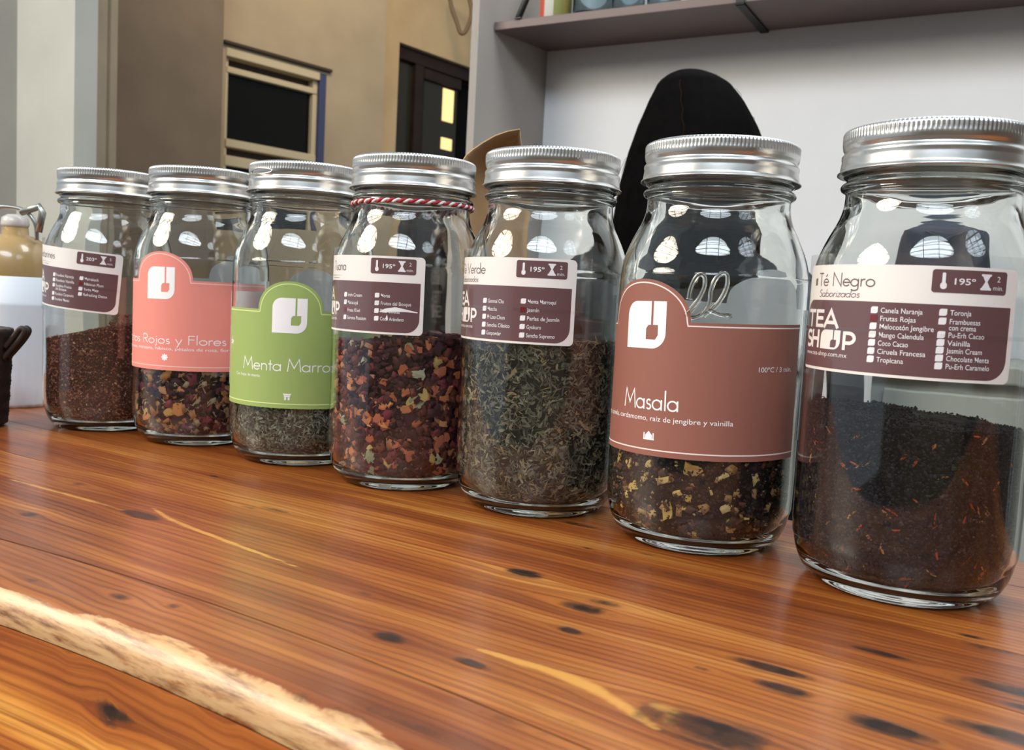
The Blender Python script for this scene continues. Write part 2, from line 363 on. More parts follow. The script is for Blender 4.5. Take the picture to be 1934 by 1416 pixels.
# ------------------------------------------------------------------ counter
def wood_mat(name, hue=0.0, light=1.0, sc=(1, 1, 1)):
    m = bpy.data.materials.new(name); m.use_nodes = True; nt = m.node_tree; L = nt.links
    b = nt.nodes['Principled BSDF']
    at_ = nt.nodes.new('ShaderNodeAttribute'); at_.attribute_name = 'grain'
    kn = nt.nodes.new('ShaderNodeAttribute'); kn.attribute_name = 'knot'
    st = nt.nodes.new('ShaderNodeAttribute'); st.attribute_name = 'pale'
    def noise(scale, det, sc3, rough=0.6):
        mp = nt.nodes.new('ShaderNodeMapping'); mp.inputs['Scale'].default_value = sc3
        L.new(at_.outputs['Vector'], mp.inputs['Vector'])
        n = nt.nodes.new('ShaderNodeTexNoise'); n.inputs['Scale'].default_value = scale; n.inputs['Detail'].default_value = det; n.inputs['Roughness'].default_value = rough
        L.new(mp.outputs['Vector'], n.inputs['Vector']); return n.outputs['Fac']
    def ramp(f, stops):
        r = nt.nodes.new('ShaderNodeValToRGB'); e = r.color_ramp.elements
        e[0].position, e[0].color = stops[0]; e[1].position, e[1].color = stops[-1]
        for p_, c_ in stops[1:-1]:
            q_ = e.new(p_); q_.color = c_
        L.new(f, r.inputs['Fac']); return r.outputs['Color']
    def mix(fac, a_, b_, mode='MIX'):
        x = nt.nodes.new('ShaderNodeMix'); x.data_type = 'RGBA'; x.blend_type = mode
        if isinstance(fac, float): x.inputs[0].default_value = fac
        else: L.new(fac, x.inputs[0])
        for i, c in ((6, a_), (7, b_)):
            if isinstance(c, tuple): x.inputs[i].default_value = c
            else: L.new(c, x.inputs[i])
        return x.outputs[2]
    k = light
    base = ramp(noise(1.0, 4, (2.2, 26, 1)), [(0.28, srgb(128 * k, 64 * k, 30 * k)), (0.45, srgb(166 * k, 92 * k, 44 * k)), (0.56, srgb(196 * k, 122 * k, 62 * k)), (0.70, srgb(222 * k, 158 * k, 92 * k))])
    fine = ramp(noise(1.0, 5, (5, 260, 1), 0.7), [(0.30, (0.50, 0.40, 0.32, 1)), (0.50, (0.92, 0.90, 0.86, 1)), (0.8, (1.06, 1.05, 1.0, 1))])
    rings = nt.nodes.new('ShaderNodeTexWave'); rings.bands_direction = 'Y'; rings.inputs['Scale'].default_value = 62; rings.inputs['Distortion'].default_value = 2.2
    rings.inputs['Detail'].default_value = 3; rings.inputs['Detail Scale'].default_value = 1.2
    mpw = nt.nodes.new('ShaderNodeMapping'); mpw.inputs['Scale'].default_value = (0.12, 1, 1)
    L.new(at_.outputs['Vector'], mpw.inputs['Vector']); L.new(mpw.outputs['Vector'], rings.inputs['Vector'])
    ringc = ramp(rings.outputs['Fac'], [(0.0, (0.66, 0.54, 0.44, 1)), (0.4, (0.96, 0.93, 0.9, 1)), (1, (1, 1, 1, 1))])
    lines = ramp(noise(1.0, 5, (1.6, 120, 1), 0.65), [(0.30, (0.42, 0.28, 0.20, 1)), (0.42, (1, 1, 1, 1)), (1, (1, 1, 1, 1))])
    c = mix(0.9, base, fine, 'MULTIPLY'); c = mix(0.8, c, lines, 'MULTIPLY'); c = mix(0.8, c, ringc, 'MULTIPLY')
    blot = ramp(noise(1.0, 3, (5, 12, 1)), [(0.4, (0.78, 0.62, 0.52, 1)), (0.6, (1, 1, 1, 1))])
    c = mix(0.7, c, blot, 'MULTIPLY')
    # pale streaks and knots keep a ragged border
    rg1 = noise(1.0, 6, (60, 260, 1), 0.75); rg2 = noise(1.0, 3, (38, 120, 1), 0.6)
    rm_ = nt.nodes.new('ShaderNodeMath'); rm_.operation = 'ADD'; L.new(rg1, rm_.inputs[0]); L.new(rg2, rm_.inputs[1])
    rag = rm_.outputs[0]
    def masked(sock, hard):
        ad = nt.nodes.new('ShaderNodeMath'); ad.operation = 'MULTIPLY_ADD'; ad.inputs[1].default_value = 0.85; L.new(rag, ad.inputs[0]); L.new(sock, ad.inputs[2])
        r = nt.nodes.new('ShaderNodeMapRange'); r.inputs['From Min'].default_value = 1.20; r.inputs['From Max'].default_value = 1.20 + hard; r.interpolation_type = 'SMOOTHSTEP'
        L.new(ad.outputs[0], r.inputs['Value']); return r.outputs[0]
    mk = masked(kn.outputs['Fac'], 0.5)
    ms = masked(st.outputs['Fac'], 0.6)
    worn_highlight = nt.nodes.new('ShaderNodeAttribute'); worn_highlight.attribute_name = 'worn_highlight'; mw = masked(worn_highlight.outputs['Fac'], 0.25)
    c = mix(ms, c, srgb(222, 158, 84))
    kc = ramp(noise(1.0, 4, (90, 300, 1)), [(0.35, srgb(28, 18, 14)), (0.65, srgb(72, 40, 26))])
    wc = ramp(noise(1.0, 5, (30, 260, 1), 0.7), [(0.34, srgb(140, 92, 60)), (0.5, srgb(222, 170, 130)), (0.8, srgb(240, 200, 166))])  # nose band: worn wood, with the edge highlight mixed into its colour
    c = mix(mw, c, wc); c = mix(mk, c, kc)
    c = mix(1.0, c, (*sc, 1), 'MULTIPLY')
    L.new(c, b.inputs['Base Color'])
    b.inputs['Roughness'].default_value = 0.40; b.inputs['Specular IOR Level'].default_value = 0.45
    b.inputs['Coat Weight'].default_value = 0.5; b.inputs['Coat Roughness'].default_value = 0.2
    rr_ = nt.nodes.new('ShaderNodeMapRange'); rr_.inputs['To Min'].default_value = 0.2; rr_.inputs['To Max'].default_value = 0.42; L.new(mw, rr_.inputs['Value']); L.new(rr_.outputs[0], b.inputs['Coat Roughness'])
    bp = nt.nodes.new('ShaderNodeBump'); bp.inputs['Strength'].default_value = 0.35; bp.inputs['Distance'].default_value = 0.0006
    hh = nt.nodes.new('ShaderNodeMath'); hh.operation = 'MULTIPLY_ADD'; hh.inputs[1].default_value = -0.8
    L.new(mk, hh.inputs[0]); L.new(noise(1.0, 4, (6, 180, 1)), hh.inputs[2])
    L.new(hh.outputs[0], bp.inputs['Height']); L.new(bp.outputs['Normal'], b.inputs['Normal']); L.new(bp.outputs['Normal'], b.inputs['Coat Normal'])
    return m
WOOD = wood_mat('varnished_pine', sc=(0.86, 0.86, 0.66)); WOODF = wood_mat('varnished_pine_front', light=1.15, sc=(1.35, 1.48, 1.0))
def tabpt(u, v):
    d = RM.transposed() @ Vector(((u - 967) / FPX, (v - 708) / FPX, 1)); s = -CAMH / d.z
    P = d * s; return P.dot(U), P.dot(N)
# knots: photo position read off on the table plane, (half length, half width, strength)
KN = [(262, 971, .013, .0045, 1.2), (990, 1082, .010, .005, 1.1), (735, 1203, .007, .004, 1.0), (890, 1252, .007, .0025, 1.0), (1110, 1150, .013, .006, .75),
      (1150, 1140, .010, .004, .8), (1075, 1190, .006, .003, .9), (1460, 1262, .014, .0035, .95), (1480, 1300, .011, .004, .95), (1560, 1245, .003, .002, .6),
      (1660, 1232, .012, .0025, .95), (1340, 1380, .024, .011, .85), (1680, 1375, .014, .005, 1.0), (1890, 1385, .013, .005, 1.0), (1900, 1300, .018, .006, .8),
      (1835, 1202, .005, .002, .9), (1325, 1262, .004, .002, .7), (1930, 1335, .008, .003, .9), (60, 860, .020, .007, .5), (140, 912, .014, .005, .45), (700, 1145, .004, .002, .6),
      (57, 972, .007, .004, .7), (530, 965, .018, .003, .6), (470, 958, .008, .003, .65), (225, 1126, .006, .0035, .8), (60, 1095, .008, .003, .6), (405, 899, .004, .002, .8),
      (690, 1120, .005, .002, .7), (1215, 1045, .006, .0015, .8), (1110, 1035, .004, .0015, .8), (1090, 990, .02, .004, .7), (1320, 1095, .05, .005, .5), (1870, 1225, .014, .004, .7),
      (328, 1144, .004, .003, .6), (780, 1370, .02, .003, .5), (1000, 1375, .03, .003, .5), (640, 1340, .03, .003, .5), (1050, 1350, .012, .002, .4), (500, 1010, .01, .003, .3)]
KN = [tabpt(u, v) + (a_, b_, s_) for u, v, a_, b_, s_ in KN]
PL = [((290, 960), (345, 990), (560, 1070), .0022, 1.0), ((20, 905), (150, 940), (240, 965), .0022, .85), ((900, 1225), (1100, 1290), (1240, 1375), .004, 1.0),
      ((1230, 1330), (1270, 1345), (1260, 1370), .004, .9), ((880, 1080), (950, 1105), (1010, 1120), .005, .45), ((500, 930), (620, 950), (760, 990), .006, .3),
      ((1400, 1130), (1600, 1190), (1800, 1260), .010, .3), ((1000, 1020), (1150, 1060), (1300, 1100), .007, .3)]
PLW = []
for *pp, wd, st_ in PL:
    q_ = [Vector(tabpt(*x) + (0,)) for x in pp]; PLW.append(([Vector((a_.x, a_.y)) for a_ in catmull(q_, 8)], wd, st_))
def wood_attrs(me, s, n, extra=()):
    s = np.asarray(s); n = np.asarray(n); kn = np.zeros_like(s); pa = np.zeros_like(s); gn = n.copy()
    for (ks, kk, a_, b_, st_) in list(KN) + list(extra):
        ds, dn = s - ks, n - kk
        d = np.sqrt((ds / a_) ** 2 + (dn / b_) ** 2)
        kn = np.maximum(kn, st_ * np.clip(1.25 - d * 0.62, 0, 1))
        g = np.exp(-((ds / (a_ * 2.2)) ** 2)) * b_ * 1.1
        gn -= g * np.sign(dn) * np.exp(-np.abs(dn) / (b_ * 2.5)) * (1 - np.exp(-(dn / (b_ * 0.4)) ** 2))
    for pts, wd, st_ in PLW:
        dm = np.full_like(s, 9.0); nP = len(pts)
        for k, (p_, q_) in enumerate(zip(pts, pts[1:])):
            ww = wd * (0.30 + 0.70 * math.sin(PI * (k + 0.5) / (nP - 1)))
            ex_, ey_ = q_.x - p_.x, q_.y - p_.y
            t_ = np.clip(((s - p_.x) * ex_ + (n - p_.y) * ey_) / (ex_ * ex_ + ey_ * ey_), 0, 1)
            dm = np.minimum(dm, np.hypot(s - p_.x - t_ * ex_, n - p_.y - t_ * ey_) / ww)
        pa = np.maximum(pa, st_ * np.clip(1.2 - dm * 0.7, 0, 1))
    a1 = me.attributes.new('grain', 'FLOAT_VECTOR', 'POINT')
    a1.data.foreach_set('vector', np.stack([s, gn, np.zeros_like(s)], 1).astype(np.float32).ravel())
    n0_ = NOSE0(s); wv = 0.0016 * np.sin(s * 21 + 1) + 0.0012 * np.sin(s * 57) + 0.0010 * np.sin(s * 133 + 2)
    top_ = n0_ - 0.0045 + wv; bot_ = n0_ - RN * 1.57 - 0.0030 + 0.3 * wv
    wo = np.where(n < 3, np.clip((top_ - n) / 0.005 + 0.3, 0, 0.62) * np.clip((n - bot_) / 0.003 + 0.6, 0, 1), 0.0)
    for nm, arr in (('knot', kn), ('pale', pa), ('worn_highlight', wo)):
        a2 = me.attributes.new(nm, 'FLOAT', 'POINT'); a2.data.foreach_set('value', arr.astype(np.float32))
def curve_fit(pts):
    P = [tabpt(*q_) for q_ in pts]; c = np.polyfit([a_[0] for a_ in P], [a_[1] for a_ in P], 2)
    lo, hi = min(a_[0] for a_ in P), max(a_[0] for a_ in P)
    def f(s):
        sc = np.clip(s, lo - 0.05, hi + 0.05)
        return np.polyval(c, sc)
    return f
seamA = curve_fit([(425, 885), (967, 1004), (1267, 1075), (1617, 1160), (1934, 1237)])
seamB = curve_fit([(215, 900), (430, 945), (675, 1005), (950, 1068), (1417, 1200), (1667, 1268), (1827, 1318)])
seamC = curve_fit([(0, 1017), (200, 1075), (425, 1152), (700, 1245), (967, 1350), (1090, 1410)])
NOSE0 = curve_fit([(0, 1087), (215, 1160), (425, 1235), (650, 1325), (830, 1416)])
BACK = lambda s: np.full_like(np.asarray(s, float), 0.605)
SEAMD = lambda s: np.full_like(np.asarray(s, float), 0.545)
GAP = 0.0004
RN = 0.0125
counter = empty('wooden_counter'); tag(counter, 'glossy varnished orange-brown knotty pine counter under the row of jars', 'counter')
def plank(f0, f1, off, gap0=GAP, gap1=GAP, nose=False, thick=0.028):
    ss = np.concatenate([np.linspace(-1.25, -0.66, 30), np.linspace(-0.655, 0.24, 300), np.linspace(0.245, 1.0, 40)])
    if nose:
        tt = np.linspace(0, 1, 24)
        def row(s):
            n0 = f0(s); n1 = f1(s) - gap1
            out = []
            for a_ in (0.0022, 0.0): out.append((n0 - RN, -RN - a_, n0 - RN * 1.57 - a_))
            for q_ in np.linspace(0.08, 1, 9):
                an = q_ * PI / 2
                out.append((n0 - RN * math.cos(an), -RN + RN * math.sin(an), n0 - RN * (1.57 * (1 - q_))))
            for q_ in np.linspace(0, 1, 26)[1:]: out.append((n0 + (n1 - n0) * q_, 0, n0 + (n1 - n0) * q_))
            return out
    else:
        def row(s):
            n0 = f0(s) + gap0; n1 = f1(s) - gap1; k = max(8, int((n1 - n0) / 0.002))
            kk = 70
            out = [(n0, 0, n0)]
            for q_ in np.linspace(0, 1, kk)[1:-1]: out.append((n0 + (n1 - n0) * q_, 0, n0 + (n1 - n0) * q_))
            return out + [(n1, 0, n1)]
    V, SS, NN = [], [], []
    for s in ss:
        rw = row(float(s))
        for n_, z_, g_ in rw:
            V.append(tuple(sn(float(s), float(n_), float(z_)))); SS.append(float(s)); NN.append(float(g_))
    k = len(rw); F = [(i * k + j, (i + 1) * k + j, (i + 1) * k + j + 1, i * k + j + 1) for i in range(len(ss) - 1) for j in range(k - 1)]
    # square edges with vertices of their own
    m_ = len(ss); e0 = [tuple(V[i * k]) for i in range(m_)]; e1 = [tuple(V[i * k + k - 1]) for i in range(m_)]
    g0 = [NN[i * k] for i in range(m_)]; g1 = [NN[i * k + k - 1] for i in range(m_)]
    for ed, gg, use in ((e0, g0, not nose), (e1, g1, True)):
        if not use: continue
        b0 = len(V)
        for p_, g_, s_ in zip(ed, gg, ss): V += [p_, (p_[0], p_[1], p_[2] - thick)]; NN += [g_, g_]; SS += [float(s_)] * 2
        F += [(b0 + 2 * i, b0 + 2 * i + 1, b0 + 2 * i + 3, b0 + 2 * i + 2) for i in range(m_ - 1)]
    o = pyobj('plank', V, F, WOOD, counter, True)
    bmx = bmesh.new(); bmx.from_mesh(o.data); bmesh.ops.recalc_face_normals(bmx, faces=bmx.faces)
    bmx.faces.ensure_lookup_table()
    up = sum(f.normal.z for f in bmx.faces)
    if up < 0: bmesh.ops.reverse_faces(bmx, faces=bmx.faces)
    bmx.to_mesh(o.data); bmx.free(); o.data.polygons.foreach_set('use_smooth', [True] * len(o.data.polygons))
    wood_attrs(o.data, SS, NN)
    a1 = o.data.attributes['grain']; arr = np.zeros(len(V) * 3, np.float32); a1.data.foreach_get('vector', arr); arr = arr.reshape(-1, 3)
    arr += np.array([off * 3.1, off, 0], np.float32); a1.data.foreach_set('vector', arr.ravel())
    return o
plank(NOSE0, seamC, 0.0, gap1=0.0007, nose=True)
plank(seamC, seamB, 0.37, gap0=0.0007, gap1=0.0004)
plank(seamB, seamA, 1.13)
plank(seamA, SEAMD, 2.21)
plank(SEAMD, BACK, 3.4)
grime = mat('dark_seam_grime', srgb(40, 28, 20), 0.7, noise=(srgb(84, 62, 40), 120, 0.2))
for fs_, wd_ in ((seamC, 0.0016), (seamB, 0.0010), (seamA, 0.0010), (SEAMD, 0.0010)):
    V, F = [], []
    for i_, s_ in enumerate(np.linspace(-1.25, 1.0, 160)):
        n_ = float(fs_(s_))
        V += [tuple(sn(s_, n_ - 0.003, -0.0012)), tuple(sn(s_, n_ - 0.0004, -0.0004)), tuple(sn(s_, n_ + 0.0004, -0.0004)), tuple(sn(s_, n_ + 0.003, -0.0012))]
        if i_: F += [(4 * i_ - 4 + q_, 4 * i_ + q_, 4 * i_ + q_ + 1, 4 * i_ - 3 + q_) for q_ in range(3)]
    pyobj('seam_filler', V, F, grime, counter)
# filler under the seams, fascia board and body
bm = bmesh.new(); box(bm, (-1.25, 0.21, -0.05), (1.0, 0.60, -0.0285))
bm.transform(Matrix(((U.x, N.x, 0, 0), (U.y, N.y, 0, 0), (0, 0, 1, 0), (0, 0, 0, 1))))
obj('sub_top', bm, mat('dark_sub_top', srgb(46, 30, 20), 0.8), counter)
V, F, SS, NN = [], [], [], []
ss = np.linspace(-1.25, 1.0, 260); zz = [-0.0151] + list(np.linspace(-0.0156, -0.20, 44)) + [-0.6]
for s in ss:
    n0 = float(NOSE0(s)) - RN
    for k, z_ in enumerate(zz):
        V.append(tuple(sn(s, n0, z_))); SS.append(s); NN.append(5.0 + z_)
k = len(zz); F = [(i * k + j, (i + 1) * k + j, (i + 1) * k + j + 1, i * k + j + 1) for i in range(len(ss) - 1) for j in range(k - 1)]
fas = pyobj('front_board', V, F, WOODF, counter, True)
def facept(u, v):
    d = RM.transposed() @ Vector(((u - 967) / FPX, (v - 708) / FPX, 1)); s = (0.180) / d.dot(N); P = d * s
    return P.dot(U), 5.0 + CAMH + P.z
ex = []
for u, v, a_, b_, s_ in ((72, 1385, .004, .005, 1.2), (110, 1402, .006, .003, 1.1), (182, 1262, .002, .0045, .9), (285, 1380, .003, .005, .6), (12, 1253, .002, .003, .6), (120, 1260, .008, .0008, .8), (150, 1275, .010, .0006, .8), (240, 1300, .006, .0005, .8), (40, 1185, .012, .0005, .8)):
    fs, fz = facept(u, v); ex.append((fs, fz, a_, b_, s_))
wood_attrs(fas.data, SS, NN, ex)
bm = bmesh.new(); box(bm, (-1.2, 0.24, FLOOR), (0.95, 0.575, -0.05))
bm.transform(Matrix(((U.x, N.x, 0, 0), (U.y, N.y, 0, 0), (0, 0, 1, 0), (0, 0, 0, 1))))
obj('base_cabinet', bm, mat('brown_cabinet', srgb(92, 60, 38), 0.6), counter)

# ------------------------------------------------------------------ jars
JP = [(-0.3775, 0.8429), (-0.2757, 0.7958), (-0.1720, 0.7338), (-0.0782, 0.6667), (0.0198, 0.6088), (0.1164, 0.5422), (0.2085, 0.4680)]
RB = 0.0549
OUT = [(0.0, 0.0030), (0.030, 0.0028), (0.0370, 0.0010), (0.0400, 0.0), (0.0440, 0.0013), (0.0482, 0.0052), (0.0516, 0.0118), (0.0538, 0.0205), (RB, 0.0310),
       (RB, 0.090), (RB, 0.1500), (0.0545, 0.1580), (0.0530, 0.1660), (0.0500, 0.1745), (0.0465, 0.1820), (0.0436, 0.1880), (0.0418, 0.1940), (0.0413, 0.2000),
       (0.0416, 0.2018), (0.0434, 0.2030), (0.0440, 0.2045), (0.0434, 0.2060), (0.0416, 0.2072), (0.0414, 0.2085), (0.0426, 0.2095), (0.0428, 0.2108), (0.0414, 0.2120), (0.0412, 0.2290), (0.0405, 0.2300)]
INN = [(0.0385, 0.2298), (0.0382, 0.2280), (0.0383, 0.2020), (0.0386, 0.1945), (0.0404, 0.1888), (0.0436, 0.1825), (0.0472, 0.1745), (0.0502, 0.1660), (0.0518, 0.1575), (0.0523, 0.1500),
       (0.0523, 0.090), (0.0523, 0.0310), (0.0511, 0.0205), (0.0486, 0.0132), (0.0440, 0.0085), (0.0370, 0.0068), (0.0200, 0.0072), (0.0, 0.0078)]
def smooth_prof(P, n=3):
    out = []
    for a, b in zip(P, P[1:]):
        out.append(a)
        if abs(a[1] - b[1]) > 0.03:
            continue
    return P
def jar_mesh():
    o3 = [Vector((r, z, 0)) for r, z in OUT]; i3 = [Vector((r, z, 0)) for r, z in INN]
    def sm(P): return [(max(0.0, p.x), p.y) for p in catmull(P, 3)]
    prof = sm(o3) + sm(i3)
    prof[0] = (0.0, prof[0][1]); prof[-1] = (0.0, prof[-1][1])
    v, f = lathe_vf(prof, 128)
    me = bpy.data.meshes.new('jar_body'); me.from_pydata(v, [], f); me.update()
    bm = bmesh.new(); bm.from_mesh(me); bmesh.ops.recalc_face_normals(bm, faces=bm.faces); bm.to_mesh(me); bm.free()
    me.materials.append(GLASS); me.polygons.foreach_set('use_smooth', [True] * len(me.polygons))
    return me
JARME = jar_mesh()
BAND = [(0.0432, 0.2295), (0.0385, 0.2297), (0.0383, 0.2325), (0.0392, 0.2330), (0.0428, 0.2330), (0.0440, 0.2324), (0.0446, 0.2312), (0.0446, 0.2290), (0.0445, 0.2262),
        (0.0441, 0.2240), (0.0434, 0.2228), (0.0433, 0.2221), (0.0440, 0.2211), (0.0446, 0.2203), (0.0446, 0.2192), (0.0443, 0.2180), (0.0446, 0.2160), (0.0449, 0.2138), (0.0451, 0.2125), (0.0461, 0.2117), (0.0462, 0.2110),
        (0.0452, 0.2110), (0.0440, 0.2120), (0.0436, 0.2150), (0.0435, 0.2200), (0.0431, 0.2225), (0.0434, 0.2260)]
def knurl(r, z, a):
    if r > 0.0425 and 0.2268 < z < 0.2328:
        return r - 0.00042 * (0.5 + 0.5 * math.cos(a * 130)) * min(1, (z - 0.2268) / 0.0012)
    return r
def band_mesh():
    P = []
    for a, b in zip(BAND, BAND[1:] + BAND[:1]):
        P.append(a)
        if abs(a[1] - b[1]) > 0.0018 and a[0] > 0.0433: P += [(a[0] + (b[0] - a[0]) * t, a[1] + (b[1] - a[1]) * t) for t in (0.33, 0.66)]
    v, f = lathe_vf(P, 780, closed=True, rfun=knurl)
    me = bpy.data.meshes.new('screw_band'); me.from_pydata(v, [], f); me.update()
    bm = bmesh.new(); bm.from_mesh(me); bmesh.ops.recalc_face_normals(bm, faces=bm.faces); bm.to_mesh(me); bm.free()
    me.materials.append(LIDM); me.polygons.foreach_set('use_smooth', [True] * len(me.polygons))
    return me
BANDME = band_mesh()
DISC = [(0.0, 0.2318), (0.030, 0.2318), (0.032, 0.2312), (0.0415, 0.2312), (0.0425, 0.2304), (0.0425, 0.2299), (0.032, 0.2299), (0.0, 0.2305)]

# ---- flat artwork (x along the label in mm, y up in mm) bent round the jar
def shapes_to_bm(loops):
    cu = bpy.data.curves.new('tmp', 'CURVE'); cu.dimensions = '2D'; cu.fill_mode = 'BOTH'
    for lp_ in loops:
        sp = cu.splines.new('POLY'); sp.points.add(len(lp_) - 1); sp.use_cyclic_u = True
        for p_, q_ in zip(sp.points, lp_): p_.co = (q_[0], q_[1], 0, 1)
    return curve_to_bm(cu)
def curve_to_bm(cu):
    o = bpy.data.objects.new('tmp', cu); C.objects.link(o)
    dg_ = bpy.context.evaluated_depsgraph_get(); dg_.update()
    me = o.evaluated_get(dg_).to_mesh(); bm = bmesh.new(); bm.from_mesh(me); o.evaluated_get(dg_).to_mesh_clear()
    bpy.data.objects.remove(o); bpy.data.curves.remove(cu)
    return bm
def text_bm(s, x, y, size, align='LEFT', space=1.0, bold=0.0, shear=0.0, width=None):
    cu = bpy.data.curves.new('tmp', 'FONT'); cu.body = s; cu.size = size; cu.align_x = align; cu.space_character = space
    cu.offset = bold; cu.shear = shear; cu.fill_mode = 'BOTH'; cu.resolution_u = 3
    bm = curve_to_bm(cu)
    if width and bm.verts:
        xs_ = [v.co.x for v in bm.verts]; kx = width / max(1e-6, max(xs_) - min(xs_))
        for v in bm.verts: v.co.x *= kx
    for v in bm.verts: v.co.x += x; v.co.y += y; v.co.z = 0
    return bm
def rrect(x0, y0, x1, y1, r, n=6):
    """r: one radius or four (bl, br, tr, tl)"""
    rs = r if isinstance(r, (list, tuple)) else (r,) * 4
    out = []
    for (cx, cy, sx, sy, a0), rr in zip(((x0, y0, 1, 1, 180), (x1, y0, -1, 1, 270), (x1, y1, -1, -1, 0), (x0, y1, 1, -1, 90)), rs):
        if rr <= 0: out.append((cx, cy)); continue
        for k in range(n + 1):
            a_ = math.radians(a0 + 90 * k / n); out.append((cx + sx * rr + rr * math.cos(a_), cy + sy * rr + rr * math.sin(a_)))
    return out
def ribbon(pts, w_, closed=False):
    pts = [Vector((p_[0], p_[1])) for p_ in pts]; n = len(pts); bm = bmesh.new(); L_, R_ = [], []
    for i in range(n):
        a_ = pts[i - 1] if (i or closed) else pts[0]; b_ = pts[(i + 1) % n] if (i < n - 1 or closed) else pts[-1]
        d1 = (pts[i] - a_); d2 = (b_ - pts[i])
        d1 = d1.normalized() if d1.length > 1e-9 else d2.normalized(); d2 = d2.normalized() if d2.length > 1e-9 else d1
        t_ = (d1 + d2); t_ = t_.normalized() if t_.length > 1e-6 else d1
        nn = Vector((-t_.y, t_.x)); sc = 1 / max(0.45, nn.dot(Vector((-d1.y, d1.x))))
        L_.append(bm.verts.new((*(pts[i] + nn * w_ / 2 * sc), 0))); R_.append(bm.verts.new((*(pts[i] - nn * w_ / 2 * sc), 0)))
    for i in range(n if closed else n - 1):
        j = (i + 1) % n; bm.faces.new((R_[i], R_[j], L_[j], L_[i]))
    return bm
def arc(cx, cy, rx, ry, a0, a1, n=14):
    return [(cx + rx * math.cos(math.radians(a0 + (a1 - a0) * k / n)), cy + ry * math.sin(math.radians(a0 + (a1 - a0) * k / n))) for k in range(n + 1)]
XH = 0.56
def bowl(cx, r=0.25): return arc(cx, XH / 2, r, XH / 2 - 0.03, 0, 360, 22)
G = {  # geometric sans glyphs: (advance, strokes), cap height 1
    'M': (0.98, [[(0.06, 0), (0.17, 1), (0.49, 0.28), (0.81, 1), (0.92, 0)]]),
    'N': (0.86, [[(0.1, 0), (0.1, 1), (0.76, 0), (0.76, 1)]]),
    'R': (0.60, [[(0.1, 0), (0.1, 1)], [(0.1, 0.97)] + arc(0.26, 0.72, 0.24, 0.25, 90, -90) + [(0.1, 0.47)], [(0.26, 0.47), (0.54, 0)]]),
    'F': (0.54, [[(0.1, 0), (0.1, 1)], [(0.1, 0.965), (0.5, 0.965)], [(0.1, 0.56), (0.48, 0.56)]]),
    'V': (0.76, [[(0.04, 1), (0.38, 0), (0.72, 1)]]),
    'T': (0.56, [[(0.02, 0.965), (0.54, 0.965)], [(0.28, 0.96), (0.28, 0)]]),
    'S': (0.56, [arc(0.28, 0.74, 0.19, 0.23, 40, 270, 14) + arc(0.28, 0.26, 0.20, 0.25, 90, -140, 14)]),
    'E': (0.56, [[(0.1, 0), (0.1, 1)], [(0.1, 0.965), (0.5, 0.965)], [(0.1, 0.52), (0.48, 0.52)], [(0.1, 0.035), (0.5, 0.035)]]),
    'a': (0.62, [bowl(0.28), [(0.53, XH), (0.53, 0)]]),
    'd': (0.62, [bowl(0.28), [(0.53, 1.04), (0.53, 0)]]),
    'q': (0.62, [bowl(0.28), [(0.53, XH), (0.53, -0.3)]]),
    'g': (0.62, [bowl(0.28), [(0.53, XH), (0.53, -0.12)] + arc(0.28, -0.12, 0.25, 0.17, 0, -150, 10)]),
    'b': (0.62, [bowl(0.34), [(0.09, 1.04), (0.09, 0)]]),
    'o': (0.60, [bowl(0.30)]),
    'e': (0.58, [[(0.05, 0.29), (0.52, 0.29)] + arc(0.29, XH / 2, 0.24, XH / 2 - 0.03, 5, 325, 20)]),
    's': (0.40, [arc(0.20, 0.405, 0.11, 0.125, 30, 270, 10) + arc(0.20, 0.155, 0.125, 0.125, 90, -150, 10)]),
    'l': (0.22, [[(0.11, 0), (0.11, 1.06)]]),
    'i': (0.22, [[(0.11, 0), (0.11, XH)], [(0.11, 0.70), (0.11, 0.80)]]),
    'j': (0.24, [[(0.15, XH), (0.15, -0.10)] + arc(0.02, -0.10, 0.13, 0.14, 0, -80, 8), [(0.15, 0.70), (0.15, 0.80)]]),
    'n': (0.56, [[(0.09, 0), (0.09, XH)], [(0.09, 0.28)] + arc(0.28, 0.32, 0.19, 0.21, 180, 0, 12) + [(0.47, 0)]]),
    'u': (0.56, [[(0.09, XH), (0.09, 0.25)] + arc(0.28, 0.24, 0.19, 0.21, 180, 360, 12) + [(0.47, XH)]]),
    'r': (0.36, [[(0.09, 0), (0.09, XH)], [(0.09, 0.28)] + arc(0.28, 0.32, 0.19, 0.21, 180, 70, 8)]),
    't': (0.34, [[(0.17, 0), (0.17, 0.85)], [(0.02, XH - 0.03), (0.32, XH - 0.03)]]),
    'y': (0.52, [[(0.04, XH), (0.27, 0.02)], [(0.48, XH), (0.14, -0.32)]]),
    'z': (0.46, [[(0.04, XH - 0.03), (0.40, XH - 0.03), (0.05, 0.03), (0.42, 0.03)]]),
    'é': (0.58, [[(0.05, 0.29), (0.52, 0.29)] + arc(0.29, XH / 2, 0.24, XH / 2 - 0.03, 5, 325, 20), [(0.24, 0.70), (0.40, 0.88)]]),
    'c': (0.50, [arc(0.29, XH / 2, 0.24, XH / 2 - 0.03, 45, 315, 16)]),
    ' ': (0.32, []),
}
